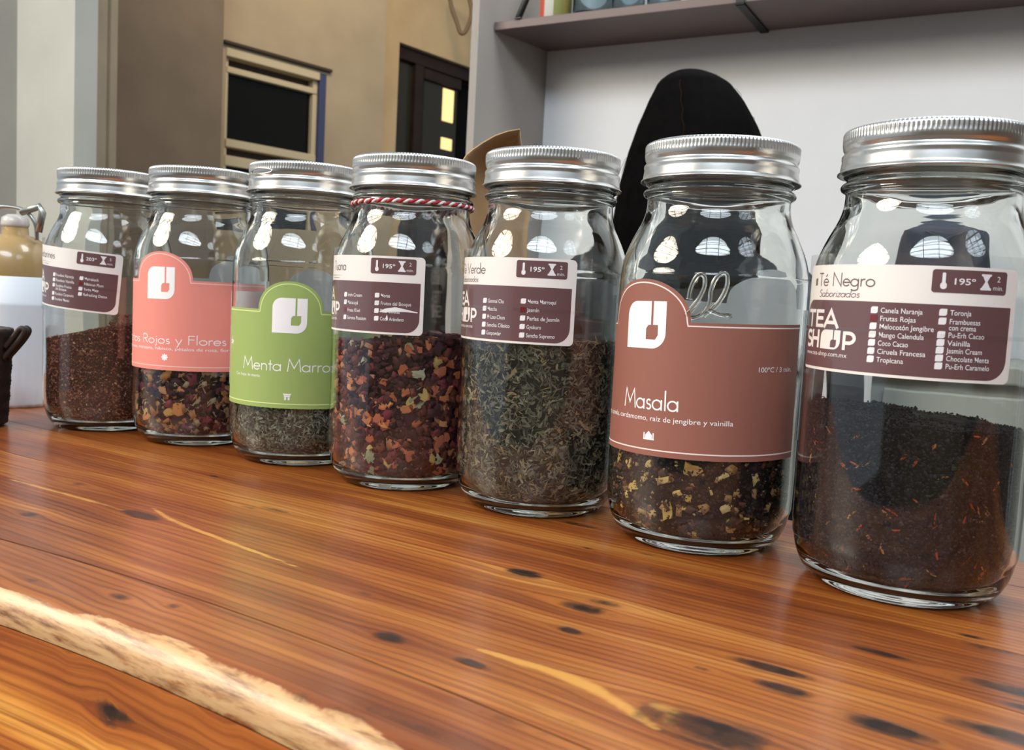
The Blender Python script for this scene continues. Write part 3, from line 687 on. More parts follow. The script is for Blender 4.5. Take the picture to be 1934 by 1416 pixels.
def stroke_text(s, x, y, cap, w_=0.075, width=None, shear=0.0, align='LEFT', small=None):
    tot = sum(G[c_][0] for c_ in s); sx = (width / (tot * cap)) if width else 1.0
    if align == 'RIGHT': x -= tot * cap * sx
    out = []; cx = 0
    for c_ in s:
        adv, strokes = G[c_]
        for st_ in strokes:
            pts = [(x + (cx + p_[0] + shear * p_[1]) * cap * sx, y + p_[1] * cap) for p_ in st_]
            closed = len(pts) > 8 and (Vector(pts[0]) - Vector(pts[-1])).length < 1e-6
            out.append(ribbon(pts[:-1] if closed else pts, w_ * cap, closed))
        cx += adv
    return out
def logo_shapes(x0, y0, w_, h_, slot=0.05):
    o = rrect(x0, y0, x0 + w_, y0 + h_, (0, w_ * .30, 0, w_ * .27), 8)
    cx = x0 + w_ * 0.69; sw = w_ * slot; sy = y0 + h_ * 0.50; q_ = w_ * 0.14
    # outline with the slot cut in from the top down into the small hanging square
    bottom = [p_ for p_ in o]
    # order: bl, br.., tr, tl.. -> insert the slot between tr and tl
    itr = max(range(len(o)), key=lambda k: (o[k][0] + o[k][1]))
    sqr = rrect(cx - q_, sy - 2 * q_, cx + q_, sy, (q_ * .1, q_ * .55, q_ * .1, q_ * .55), 4)
    # walk the square clockwise starting from the top middle
    cut = [(cx + sw / 2, y0 + h_), (cx + sw / 2, sy)] + [(cx + q_, sy), (cx + q_, sy - 1.4 * q_), (cx + q_ * .6, sy - 2 * q_), (cx - q_, sy - 2 * q_), (cx - q_, sy - 0.5 * q_), (cx - q_ * .6, sy)] + [(cx - sw / 2, sy), (cx - sw / 2, y0 + h_)]
    return [o[:itr + 1] + cut + o[itr + 1:]]
def join_bm(lst):
    bm = bmesh.new(); tmp = bpy.data.meshes.new('tmpj')
    for b_ in lst:
        b_.to_mesh(tmp); bm.from_mesh(tmp); b_.free()
    bpy.data.meshes.remove(tmp); return bm
def bend(bm, R_, ang0, tilt=0.0, zoff=0.0, step=2.0, piv=(0, 0)):
    """x mm measured from angle ang0 (deg, 0 = towards the camera, + to the right); y = height in mm"""
    if tilt or zoff:
        ct, stl = math.cos(math.radians(tilt)), math.sin(math.radians(tilt))
        for v in bm.verts:
            dx, dy = v.co.x - piv[0], v.co.y - piv[1]
            v.co.x = piv[0] + dx * ct - dy * stl; v.co.y = piv[1] + dx * stl + dy * ct + zoff
    if not bm.verts: return
    x0 = min(v.co.x for v in bm.verts); x1 = max(v.co.x for v in bm.verts)
    x = math.floor(x0 / step) * step + step
    while x < x1:
        bmesh.ops.bisect_plane(bm, geom=list(bm.verts) + list(bm.edges) + list(bm.faces), plane_co=(x, 0, 0), plane_no=(1, 0, 0), dist=1e-5)
        x += step
    for v in bm.verts:
        a_ = math.radians(ang0) + v.co.x / 1000 / RB; r_ = R_ + v.co.z
        v.co = Vector((r_ * math.sin(a_), -r_ * math.cos(a_), v.co.y / 1000))
    bmesh.ops.recalc_face_normals(bm, faces=bm.faces)
    bm.faces.ensure_lookup_table()
    s_ = 0
    for f in bm.faces[:200]:
        c_ = f.calc_center_median(); s_ += f.normal.x * c_.x + f.normal.y * c_.y
    if s_ < 0: bmesh.ops.reverse_faces(bm, faces=bm.faces)
LV = [0.00035, 0.00045, 0.00055, 0.00065]
def art(name, bms, m, parent, lvl, ang0, **kw):
    bm = join_bm(bms); bend(bm, RB + LV[lvl], ang0, **kw)
    return obj(name, bm, m, parent)
def paper(name, outline, front, parent, ang0, **kw):
    """a sheet with a printed outer face and a plain white inner face"""
    b1 = shapes_to_bm([outline]); b2 = b1.copy()
    bend(b1, RB + LV[0], ang0, **kw); bend(b2, RB + 0.00018, ang0, **kw)
    for f in b1.faces: f.material_index = 0
    bmesh.ops.reverse_faces(b2, faces=b2.faces)
    for f in b2.faces: f.material_index = 1
    bm = bmesh.new(); t_ = bpy.data.meshes.new('t')
    for b_ in (b1, b2): b_.to_mesh(t_); bm.from_mesh(t_); b_.free()
    bpy.data.meshes.remove(t_)
    return obj(name, bm, [front, WHITEP], parent)

def label_list(jar, kw, ang, title, sub, col1, col2, mark, scale=1.0, temp='195º', mins='2'):
    """cream sticker with the plum panel; x=0 is its right edge"""
    k = scale
    lab = paper('label', [(x * k, y) for x, y in rrect(-108, 111, 0, 163.5, 3.0)], CREAM, jar, ang, **kw)
    art('brown_panel', [shapes_to_bm([[(x * k, y) for x, y in rrect(-107.5, 112.4, -2.6, 146, (0.5, 9, 0.3, 8), 8)]]),
                        shapes_to_bm([[(x * k, y) for x, y in rrect(-37.5, 151.5, -6, 162, 1.3)]])], PANEL, lab, 1, ang, **kw)
    tl = [shapes_to_bm([[(x * k, y) for x, y in rrect(-99.5, 153.2, -97.2, 156.8, (0, .8, 0, .8))]])]
    tl += stroke_text(title, -95.5 * k if len(title) > 7 else -60.5 * k, 152.9, 6.6, 0.095, width=(35 * k if len(title) > 7 else None), align='LEFT' if len(title) > 7 else 'RIGHT')
    art('title_text', tl, TITLEG, lab, 1, ang, **kw)
    tl = stroke_text(sub, -94.5 * k, 147.6, 3.6, 0.10, shear=0.18, width=27 * k)
    art('subtitle_text', tl, TITLEG, lab, 1, ang, **kw)
    wt = [shapes_to_bm([o_]) for o_ in [rrect(-34.2 * k, 153.1, -31.6 * k, 156.2, 1.25), rrect(-33.6 * k, 155, -32.2 * k, 160.6, 0.6)]]
    wt.append(text_bm(temp, -29.6 * k, 155.4, 4.0, bold=0.06, width=8.6 * k))
    hx = -15.6 * k
    wt += [shapes_to_bm([[(hx - 2.3, 160.6), (hx + 2.3, 160.6), (hx + 2.3, 159.8), (hx + 1.7, 159.6), (hx + 0.5, 157.2), (hx + 1.9, 154.6), (hx + 2.5, 154.2), (hx + 2.5, 153.4), (hx - 2.5, 153.4), (hx - 2.5, 154.2), (hx - 1.9, 154.6), (hx - 0.5, 157.2), (hx - 1.7, 159.6), (hx - 2.3, 159.8)]])]
    wt.append(text_bm(mins, -10.0 * k, 157.3, 3.5 * k, 'CENTER')); wt.append(text_bm('min.', -10.0 * k, 153.6, 2.9 * k, 'CENTER'))
    # checks and names
    red = []
    for ci, (xs, rows) in enumerate(((-61.5 * k, col1), (-33.6 * k, col2))):
        for ri, (yc, tx) in enumerate(rows):
            sq = shapes_to_bm([rrect(xs, yc - 1.6, xs + 3.3, yc + 1.6, (0.2, 1.0, 0.2, 1.0), 4)])
            if mark == (ci, ri): red.append(sq)
            else: wt.append(sq)
            for li, line in enumerate(tx.split('\n')):
                wt.append(text_bm(line, xs + 4.3 * k, yc - 1.2 - 2.8 * li, 3.45, bold=0.02, width=1.26 * k * (len(line) - 0.15 * sum(c_ in 'iljtfI ' for c_ in line))))
    wt.append(text_bm('www.tea-shop.com.mx', -104.5 * k, 118.3, 3.3, width=33 * k))
    art('printed_text', wt, PRINTW, lab, 2, ang, **kw)
    # TEA SHOP wordmark
    T = [[(0, 9.0), (9.5, 9.0)], [(4.7, 9.0), (4.7, 0)]]
    w_ = 1.75; wm = []
    def put(strokes, ox, oy):
        for st_ in strokes: wm.append(ribbon([((ox + a_) * k, oy + b_) for a_, b_ in st_], w_))
    put([[(0, 8.2), (9.0, 8.2)], [(4.5, 8.2), (4.5, 0)]], -105, 132.2)
    put([[(0.9, 0), (0.9, 9.1)], [(0.9, 8.2), (7, 8.2)], [(0.9, 4.7), (6.6, 4.7)], [(0.9, 0.9), (7, 0.9)]], -95.3, 132.2)
    put([[(0, 0), (4.6, 8.6), (9.6, 0)], [(2.0, 2.8), (7.7, 2.8)]], -87.6, 132.2)
    put([arc(3.6, 6.4, 2.6, 1.9, 30, 270, 10) + arc(3.6, 2.6, 2.9, 1.9, 90, -150, 10)], -105.3, 122.0)
    put([[(0.9, 0), (0.9, 9.1)], [(6.6, 0), (6.6, 9.1)], [(0.9, 4.6), (6.6, 4.6)]], -98.4, 122.0)
    put([[(0.9, 0), (0.9, 9.1)], [(0.9, 8.3)] + arc(3.4, 5.9, 2.9, 2.4, 90, -90, 10) + [(0.9, 3.5)]], -74.6, 122.0)
    wm += [shapes_to_bm([[((x) * k, y) for x, y in logo_shapes(-89.6, 121.8, 13.6, 9.6)[0]]])]
    art('wordmark', wm, CREAM, lab, 2, ang, **kw)
    if red: art('red_check_mark', red, REDM, lab, 3, ang, **kw)
    kk = dict(kw); kk['step'] = 3.0
    for q_, (x0_, y0_, x1_, y1_) in enumerate(((-111, 105, 9, 133), (-112, 131, 10, 169))):
        bm = shapes_to_bm([[(x * k, y) for x, y in rrect(x0_, y0_, x1_, y1_, 0.2)]]); bend(bm, RB + 0.0008 + 0.0001 * q_, ang, **kk); obj('clear_tape', bm, TAPE, jar)
    return lab

def dome_outline(c, hw, zb, zt, zp, x0, x1, inset=0.0):
    """label outline in mm: dome centred on x=c"""
    i = inset; hw_ = hw - i * 0.9
    a_ = [(x1 - 0, zb + i), (x1 - 0, zt - i), (c + hw_ + i * 0.2, zt - i)]
    dome = [(c + hw_ * math.cos(t_) , zt - i + (zp - zt) * math.sin(t_) ** 0.92) for t_ in [math.radians(q_) for q_ in range(4, 177, 6)]]
    return a_, dome, [(c - hw_ - i * 0.2, zt - i), (x0, zt - i), (x0, zb + i)]
def label_dome(jar, ang_c, hw_deg, zb, zt, zp, col, line, span, texts, logo_w=27, tilt=0.0, back=True, backz=12.0, shift=0.0, extra=None, icon=None):
    """kraft style label: x=0 at the dome centre (angle ang_c); span = (left, right) in degrees"""
    k = 1000 * RB * PI / 180
    hw = hw_deg * k; x0, x1 = (span[0] - ang_c) * k, (span[1] - ang_c) * k
    kw = dict(tilt=tilt, piv=(0, zb))
    a_, d_, b_ = dome_outline(0, hw, zb, zt, zp, x0, x1)
    lab = paper('label', a_ + d_ + b_, col, jar, ang_c, **kw)
    a2, d2, b2 = dome_outline(0, hw, zb, zt, zp, x0, x1, 2.0)
    art('border_line', [ribbon([a2[1], a2[2]] + d2 + [b2[0], b2[1]], 0.75)], line, lab, 1, ang_c, **kw)
    art('base_line', [ribbon([(x0, zb + 3.4), (x1, zb + 3.4)], 0.75)], line, lab, 1, ang_c, **kw)
    lh = 26.3
    art('logo', [shapes_to_bm(logo_shapes(-logo_w * 0.5 + shift, zp - 12.5 - lh, logo_w, lh))], PRINTW, lab, 1, ang_c, **kw)
    art('title_text', texts, PRINTW, lab, 1, ang_c, **kw)
    if icon: art('icon', icon, PRINTW, lab, 1, ang_c, **kw)
    if back:
        kb_ = dict(kw); kb_['zoff'] = backz; bk_ = shapes_to_bm([a_ + d_ + b_]); bend(bk_, RB + 0.0003, ang_c + 180, **kb_); obj('back_label', bk_, WHITEP, jar)
    return lab

def make_jar(i, label):
    x, y = JP[i]
    base = math.atan2(-x, y)               # turn so that local -Y faces the camera
    e_ = empty('glass_jar', (x, y, 0.0), base)
    tag(e_, label, 'jar', 'glass jars of loose tea in a row on the counter')
    g_ = bpy.data.objects.new('jar_body', JARME); C.objects.link(g_); g_.parent = e_
    b_ = bpy.data.objects.new('screw_band', BANDME); C.objects.link(b_); b_.parent = e_; b_.rotation_euler.z = i * 0.7
    dsc = bpy.data.objects.new('lid_disc', DISCME); C.objects.link(dsc); dsc.parent = e_
    return e_
_d = lathe('lid_disc', DISC, LIDM2, seg=96); DISCME = _d.data; bpy.data.objects.remove(_d)
LBL = ['leftmost jar, with reddish brown tea and a plum and cream label',
       'second jar from the left, with a salmon pink label',
       'jar with a lime green label and mint tea, fluted lid scratched',
       'jar with red and white twine round its neck and colourful fruit tea',
       'jar of green tea labelled Té Verde, to the right of the twine-tied jar',
       'jar with cocoa brown label reading Masala, second from right',
       'largest-looking jar at the right edge labelled Té Negro, black tea']
JARS = [make_jar(i, LBL[i]) for i in range(7)]

# label artwork
kA = 1000 * RB * PI / 180
label_list(JARS[6], {}, 45, 'Té Negro', 'Saborizados',
           [(142.2, 'Canela Naranja'), (138.4, 'Frutas Rojas'), (134.6, 'Melocotón Jengibre'), (130.7, 'Mango Calendula'), (126.8, 'Coco Cacao'), (122.9, 'Ciruela Francesa'), (119.0, 'Tropicana')],
           [(142.6, 'Toronja'), (138.6, 'Frambuesas\ncon crema'), (132.4, 'Pu-Erh Cacao'), (128.8, 'Vainilla'), (125.3, 'Jasmín Cream'), (121.7, 'Chocolate Menta'), (118.1, 'Pu-Erh Caramelo')], (0, 1), 1.06)
label_list(JARS[4], {}, 19.3, 'Té Verde', 'Saborizados',
           [(136.3, 'Genmai Cha'), (131.4, 'Matcha'), (126.4, 'Pi Lou Chun'), (121.4, 'Sencha Clásico'), (116.4, 'Gunpowder')],
           [(137.2, 'Menta Marroquí'), (132.0, 'Jasmín'), (126.8, 'Perlas de Jasmín'), (121.6, 'Gyokuro'), (116.4, 'Sencha Supremo')], (1, 1), 1.0)
label_list(JARS[3], dict(zoff=-1.2), 10.3, 'Tisana', 'cereales'.replace('cereales', 'z'),
           [(136.4, 'Irish Cream'), (131.2, 'Maracuyá'), (126.0, 'Fresa Kiwi'), (120.8, 'Serena Passion')],
           [(137.0, 'Moras'), (131.8, 'Frutos del Bosque'), (126.6, 'Piña Colada'), (121.4, 'Coco Arándano')], (0, 2), 1.0)
label_list(JARS[0], dict(tilt=-4.5, piv=(0, 163), zoff=-6.0), 11.5, 'rooiboses'.replace('rooiboses', 'Nectarines'), 'z',
           [(139.5, 'Rooibos Naranja'), (135.0, 'Rooibos Vainilla'), (130.4, 'Rooibos Frutos\ndel Bosque'), (123.2, 'Rooibos Caramelo'), (118.6, 'Rooibos Menta')],
           [(139.5, 'Marrakech'), (135.0, 'Hibiscus Plum'), (130.4, 'Yerba Mate'), (125.8, 'Refreshing Detox')], (1, 1), 1.0, '203º', '5')
# torn white scrape on the fruit tea label
scr = [shapes_to_bm([[(-30, 126.0), (-26, 128.2), (-19, 129.6), (-12, 128.4), (-4, 126.8), (-4, 126.2), (-12, 126.6), (-20, 126.4), (-26, 125.6)]]), shapes_to_bm([[(-25.4, 121.5), (-24.4, 124.4), (-23.6, 121.5), (-24.2, 120.0)]])]
art('torn_paper', scr, PRINTW, JARS[3], 3, 10.3, zoff=-1.2)

def dots_icon(cx, cy, r):     # little flower
    return [shapes_to_bm([[(cx + r * (1 + .18 * math.cos(8 * t_)) * math.cos(t_), cy + r * (1 + .18 * math.cos(8 * t_)) * math.sin(t_)) for t_ in [2 * PI * q_ / 64 for q_ in range(64)]]])]
# salmon (jar 2): dome centre -35 deg
K_ = kA
tx = stroke_text('Frutos Rojos y Flores', (-92 + 35) * K_, 86.2, 7.6, 0.085, width=115 * K_)
tx.append(text_bm('Frambuesa, manzana, hibisco, pétalos de rosa, flor', (-88 + 35) * K_, 81.2, 3.6, width=108))
label_dome(JARS[1], -35.5, 28.5, 64.5, 138.8, 161.5, SALMON, PINKLINE, (-104, 66), tx, 26, backz=3.0, icon=dots_icon(5.5, 75.2, 2.6))
# lime (jar 3)
tx = stroke_text('Menta Marroquí'.replace('í', 'i'), (-50.5 + 9.5) * K_, 74.6, 9.4, 0.08, width=91 * K_)
tx.append(text_bm('Con hojas de menta', (-60 + 9.5) * K_, 69.2, 3.3, space=0.98))
tx += stroke_text('de', (-74 + 9.5) * K_, 92.2, 5.5, 0.12)
ic = [shapes_to_bm([[(-3.2, 57.8), (3.2, 57.8), (2.6, 56.8), (-2.6, 56.8)]]), shapes_to_bm([[(-2.3, 56.6), (2.3, 56.6), (2.3, 55.4), (-2.3, 55.4)]]), shapes_to_bm([[(-2, 55.2), (-.6, 55.2), (-.6, 53), (-2, 53)]]), shapes_to_bm([[(.6, 55.2), (2, 55.2), (2, 53), (.6, 53)]])]
label_dome(JARS[2], -9.8, 26, 46.5, 120.6, 142.3, LIME, LIMELINE, (-78, 92), tx, 26, icon=ic)
# brown (jar 6)
tx = stroke_text('Masala', (-53.5 + 41) * K_, 80.6, 10.6, 0.085, width=40.5 * K_)
sb_t = []; sb_t.append(text_bm('Té negro, canela, cardamomo, raíz de jengibre y vainilla', (17.6 + 41) * K_, 74.4, 4.1, 'RIGHT', width=106))
br_t = []; br_t.append(text_bm('100ºC / 3 min.', (30.4 + 41) * K_, 103.9, 4.0, width=24.7))
cx0 = (-31.5 + 41) * K_
ic = [shapes_to_bm([[(cx0 - 3.6, 63.6), (cx0 + 3.6, 63.6), (cx0 + 3.6, 64.3), (cx0 + 2.3, 64.3), (cx0 + 2.2, 66.4), (cx0 + 1.5, 67.1), (cx0, 68.6), (cx0 - 1.5, 67.1), (cx0 - 2.2, 66.4), (cx0 - 2.3, 64.3), (cx0 - 3.6, 64.3)]])]
ic += [shapes_to_bm([rrect(cx0 + q_ - 0.2, 64, cx0 + q_ + 0.2, 67.6, 0.05)]) for q_ in (-3.3, -2.8, 2.8, 3.3)]
lab6 = label_dome(JARS[5], -41.0, 32.5, 54.8, 129.8, 153.4, BROWNP, WHITELINE, (-104, 65), tx, 29, tilt=1.4, shift=2.6, icon=ic)
art('subtitle_text', sb_t, PRINTW, lab6, 1, -41.0, tilt=1.4, piv=(0, 54.8)); art('brewing_text', br_t, PRINTW, lab6, 1, -41.0, tilt=1.4, piv=(0, 54.8))
# raised glass lettering above the Masala label
ll = [[(-12.6, 143), (-12.0, 148.5), (-9.6, 154.6), (-6.6, 156.6), (-4.6, 155.0), (-4.4, 150.0), (-7.0, 143.5), (-10.5, 138.3), (-13.5, 134.6)],
      [(-10.5, 133.0), (-6.3, 134.2), (-2.6, 138.0), (-0.9, 143.0), (-0.6, 148.5), (1.4, 154.4), (4.6, 157.6), (7.3, 157.0), (8.0, 152.5), (6.6, 147.0), (3.6, 141.5), (0.0, 137.6), (-3.5, 134.6)],
      [(-1.5, 137.8), (2.0, 136.6), (5.9, 135.4), (10.8, 135.4), (8.5, 134.0)]]
parts_ = []
for st_ in ll:
    ro = lambda z_: float(np.interp(z_ / 1000, [p_[1] for p_ in OUT[8:18]], [p_[0] for p_ in OUT[8:18]])) + 0.0002
    pts = [Vector((ro(z_) * math.sin(math.radians(a_)), -ro(z_) * math.cos(math.radians(a_)), z_ / 1000)) for a_, z_ in st_]
    parts_.append(tube_vf(catmull(pts, 6), 0.0013, 8))
v_, f_ = merge(parts_); pyobj('raised_script', v_, f_, glass_mat('raised_glass'), JARS[5], True)
# scratched oval on the lid of the green jar
ov = []
for q_ in range(24):
    t_ = 2 * PI * q_ / 24; a_ = math.radians(-52 + 17 * math.cos(t_)); z_ = 0.2246 + 0.0022 * math.sin(t_)
    ov.append(Vector((0.0447 * math.sin(a_), -0.0447 * math.cos(a_), z_)))
tube('pressed_oval', ov, 0.0005, LIDM, JARS[2], 6, True)
# twine round the neck of the fruit jar
tw = empty('twine', (JP[3][0], JP[3][1], 0.0), math.atan2(-JP[3][0], JP[3][1])); tag(tw, "twisted red and white baker's twine tied round a jar's glass neck", 'twine')
TWR = mat('red_cotton', srgb(178, 40, 48), 0.8); TWW = mat('white_cotton', srgb(232, 222, 220), 0.8)
for ph, m_, nm in ((0, TWR, 'red_strand'), (PI, TWW, 'white_strand')):
    pts = []
    for k in range(600):
        a_ = 2 * PI * k / 600; q_ = a_ * 34 + ph
        r_ = 0.0431 + 0.00065 * math.cos(q_)
        zc = 0.2005 + 0.0006 * math.sin(a_ + 0.5)
        pts.append(Vector((r_ * math.sin(a_), -r_ * math.cos(a_), zc + 0.00075 * math.sin(q_))))
    tube(nm, pts, 0.00105, m_, tw, 6, True)

# ------------------------------------------------------------------ tea
def rin(z):       # inner glass radius at height z
    P = sorted([(z_, r_) for r_, z_ in INN if z_ > 0.0079]); 
    return float(np.interp(z, [p_[0] for p_ in P], [p_[1] for p_ in P]))
ZR = sorted([(z_, r_) for r_, z_ in INN if r_ > 0.02]); ZZ = np.array([a_[0] for a_ in ZR]); RR_ = np.array([a_[1] for a_ in ZR])
def chips(n, shape, size, level, pal, jitter, seed, deep=0.0010, topn=0.14, asp=(0.5, 1.0)):
    """numpy soup of small irregular pieces lying against the inside of the glass and on top of the heap"""
    rg = np.random.default_rng(seed)
    nt_ = int(n * topn); nw = n - nt_
    a_ = rg.uniform(0, 2 * PI, n)
    lv = level(a_)
    z = np.empty(n); r = np.empty(n)
    t_ = rg.uniform(0, 1, nw)
    z[:nw] = 0.0080 + (lv[:nw] - 0.0080) * t_ ** 1.15
    r[:nw] = np.interp(z[:nw], ZZ, RR_) - rg.uniform(0.0003, deep, nw)
    r[nw:] = 0.051 * np.sqrt(rg.uniform(0.0, 1, nt_)); z[nw:] = lv[nw:] + rg.uniform(-0.0005, 0.0012, nt_)
    slope = np.zeros(n); slope[:nw] = np.clip((0.026 - z[:nw]) / 0.018, 0, 1) * 1.1; slope[nw:] = -PI / 2
    ca, sa = np.cos(a_), np.sin(a_)
    # local frame: normal n_, tangent t1 (round), t2 (up)
    nx, ny, nz = ca * np.cos(slope), sa * np.cos(slope), -np.sin(slope)
    Nn = np.stack([nx, ny, nz], 1); T1 = np.stack([-sa, ca, np.zeros(n)], 1); T2 = np.cross(Nn, T1)
    rot = rg.uniform(0, 2 * PI, n); cx, sx = np.cos(rot)[:, None], np.sin(rot)[:, None]
    A1 = T1 * cx + T2 * sx; A2 = -T1 * sx + T2 * cx
    tl = rg.normal(0, jitter, n)[:, None]; A2 = A2 * np.cos(tl) + Nn * np.sin(tl); N2 = np.cross(A1, A2)
    L = size * rg.lognormal(0, 0.35, n); Wd = L * rg.uniform(asp[0], asp[1], n)
    cen = np.stack([r * ca, r * sa, z], 1) - Nn * (L * 0.1)[:, None]
    if shape == 'leaf':       # bent strip: 6 verts, 2 quads
        base = np.array([(-1, -.5, 0), (-1, .5, 0), (0, -.62, .0), (0, .62, .0), (1, -.3, 0), (1, .3, 0)]) * 0.5
        B = np.repeat(base[None], n, 0) + rg.normal(0, 0.10, (n, 6, 3)); B[:, :, 2] *= 0.8
        faces = np.array([(0, 2, 3, 1), (2, 4, 5, 3)]); Th = L * 0.5
    elif shape == 'chunk':    # irregular block: 8 verts, 6 quads
        base = np.array([(x, y, zz_) for zz_ in (-.5, .5) for x, y in ((-.5, -.5), (.5, -.5), (.5, .5), (-.5, .5))])
        B = np.repeat(base[None], n, 0) + rg.normal(0, 0.13, (n, 8, 3))
        faces = np.array([(0, 3, 2, 1), (4, 5, 6, 7), (0, 1, 5, 4), (1, 2, 6, 5), (2, 3, 7, 6), (3, 0, 4, 7)]); Th = L * rg.uniform(0.25, 0.6, n)
    else:                     # grain: octahedron
        base = np.array([(1, 0, 0), (-1, 0, 0), (0, 1, 0), (0, -1, 0), (0, 0, 1), (0, 0, -1)]) * 0.5
        B = np.repeat(base[None], n, 0) + rg.normal(0, 0.10, (n, 6, 3))
        faces = np.array([(0, 2, 4), (2, 1, 4), (1, 3, 4), (3, 0, 4), (2, 0, 5), (1, 2, 5), (3, 1, 5), (0, 3, 5)]); Th = L * 0.7
    V = cen[:, None, :] + B[:, :, 0:1] * L[:, None, None] * A1[:, None, :] + B[:, :, 1:2] * Wd[:, None, None] * A2[:, None, :] + B[:, :, 2:3] * Th[:, None, None] * N2[:, None, :]
    # keep every corner inside the glass
    rad = np.hypot(V[..., 0], V[..., 1]); lim = np.interp(V[..., 2], ZZ, RR_) - 0.00015
    k = np.minimum(1, lim / np.maximum(rad, 1e-6)); V[..., 0] *= k; V[..., 1] *= k
    V[..., 2] = np.maximum(V[..., 2], 0.0081)
    nv = V.shape[1]; Fc = (faces[None] + (np.arange(n) * nv)[:, None, None]).reshape(-1, faces.shape[1])
    mi = rg.choice(len(pal), n, p=np.array(pal, float) / sum(pal)); mi = np.repeat(mi, len(faces))
    return V.reshape(-1, 3), Fc, mi
def soup(name, sets, mats, parent):
    """sets: list of (V, F, mi, material offset)"""
    allv = np.concatenate([s_[0] for s_ in sets]); me = bpy.data.meshes.new(name)
    loops, starts, totals, mis = [], [], [], []; vo = 0; lo = 0
    for V, F, mi, mo in sets:
        k = F.shape[1]; loops.append((F + vo).ravel()); starts.append(lo + np.arange(len(F)) * k); mis.append(mi + mo)
        vo += len(V); lo += F.size
    loops = np.concatenate(loops); starts = np.concatenate(starts); mis = np.concatenate(mis)
    me.vertices.add(len(allv)); me.vertices.foreach_set('co', allv.astype(np.float32).ravel())
    me.loops.add(len(loops)); me.loops.foreach_set('vertex_index', loops.astype(np.int32))
    me.polygons.add(len(starts)); me.polygons.foreach_set('loop_start', starts.astype(np.int32))
    me.update(calc_edges=True)
    for m_ in mats: me.materials.append(m_)
    me.polygons.foreach_set('material_index', mis.astype(np.int32)); me.update(); me.validate()
    o = bpy.data.objects.new(name, me); C.objects.link(o); o.parent = parent; o['kind'] = 'stuff'
    return o
def core(level, m, parent, gap=0.0011, name='tea_mass'):
    V, F = [], []; seg = 96; rows = 26
    rg = np.random.default_rng(3)
    for j in range(rows):
        for k in range(seg):
            a_ = 2 * PI * k / seg; lv = float(level(np.array([a_]))[0])
            z = 0.0083 + (lv - 0.0083) * (j / (rows - 1)) ** 1.5
            r = float(np.interp(z, ZZ, RR_)) - gap - rg.uniform(0, 0.0004)
            V.append((r * math.cos(a_), r * math.sin(a_), z))
    for j in range(rows - 1):
        for k in range(seg):
            l = (k + 1) % seg; F.append((j * seg + k, j * seg + l, (j + 1) * seg + l, (j + 1) * seg + k))
    # top disc
    last = (rows - 1) * seg; prev = list(range(last, last + seg))
    for q_ in (0.8, 0.6, 0.4, 0.2):
        cur = []
        for k in range(seg):
            a_ = 2 * PI * k / seg; lv = float(level(np.array([a_]))[0]); mid = float(np.mean(level(np.linspace(0, 2 * PI, 16))))
            x, y, z = V[last + k]; cur.append(len(V)); V.append((x * q_, y * q_, lv * q_ + mid * (1 - q_) + rg.uniform(-.0005, .0005)))
        for k in range(seg):
            l = (k + 1) % seg; F.append((prev[k], prev[l], cur[l], cur[k]))
        prev = cur
    F.append(tuple(prev)); F.append(tuple(range(seg - 1, -1, -1)))
    return pyobj(name, V, F, m, parent, False)
def tea(i, label, cat='tea'):
    e_ = empty('loose_tea', JARS[i].location, JARS[i].rotation_euler.z)
    return tag(e_, label, cat, 'loose teas inside the glass jars')
def tm(*c, r=0.8): return mat('tea_leaf', srgb(*c), r, spec=0.3)
def lev(base, amp, phase, bump=0.0012):   # phase in degrees: highest towards this side (0 = camera, + right)
    p_ = math.radians(phase) - PI / 2
    return lambda a_: base + amp * np.cos(a_ - p_) + bump * np.sin(a_ * 7 + 1) * 0.5 + bump * np.sin(a_ * 17) * 0.4
PIECE = {}
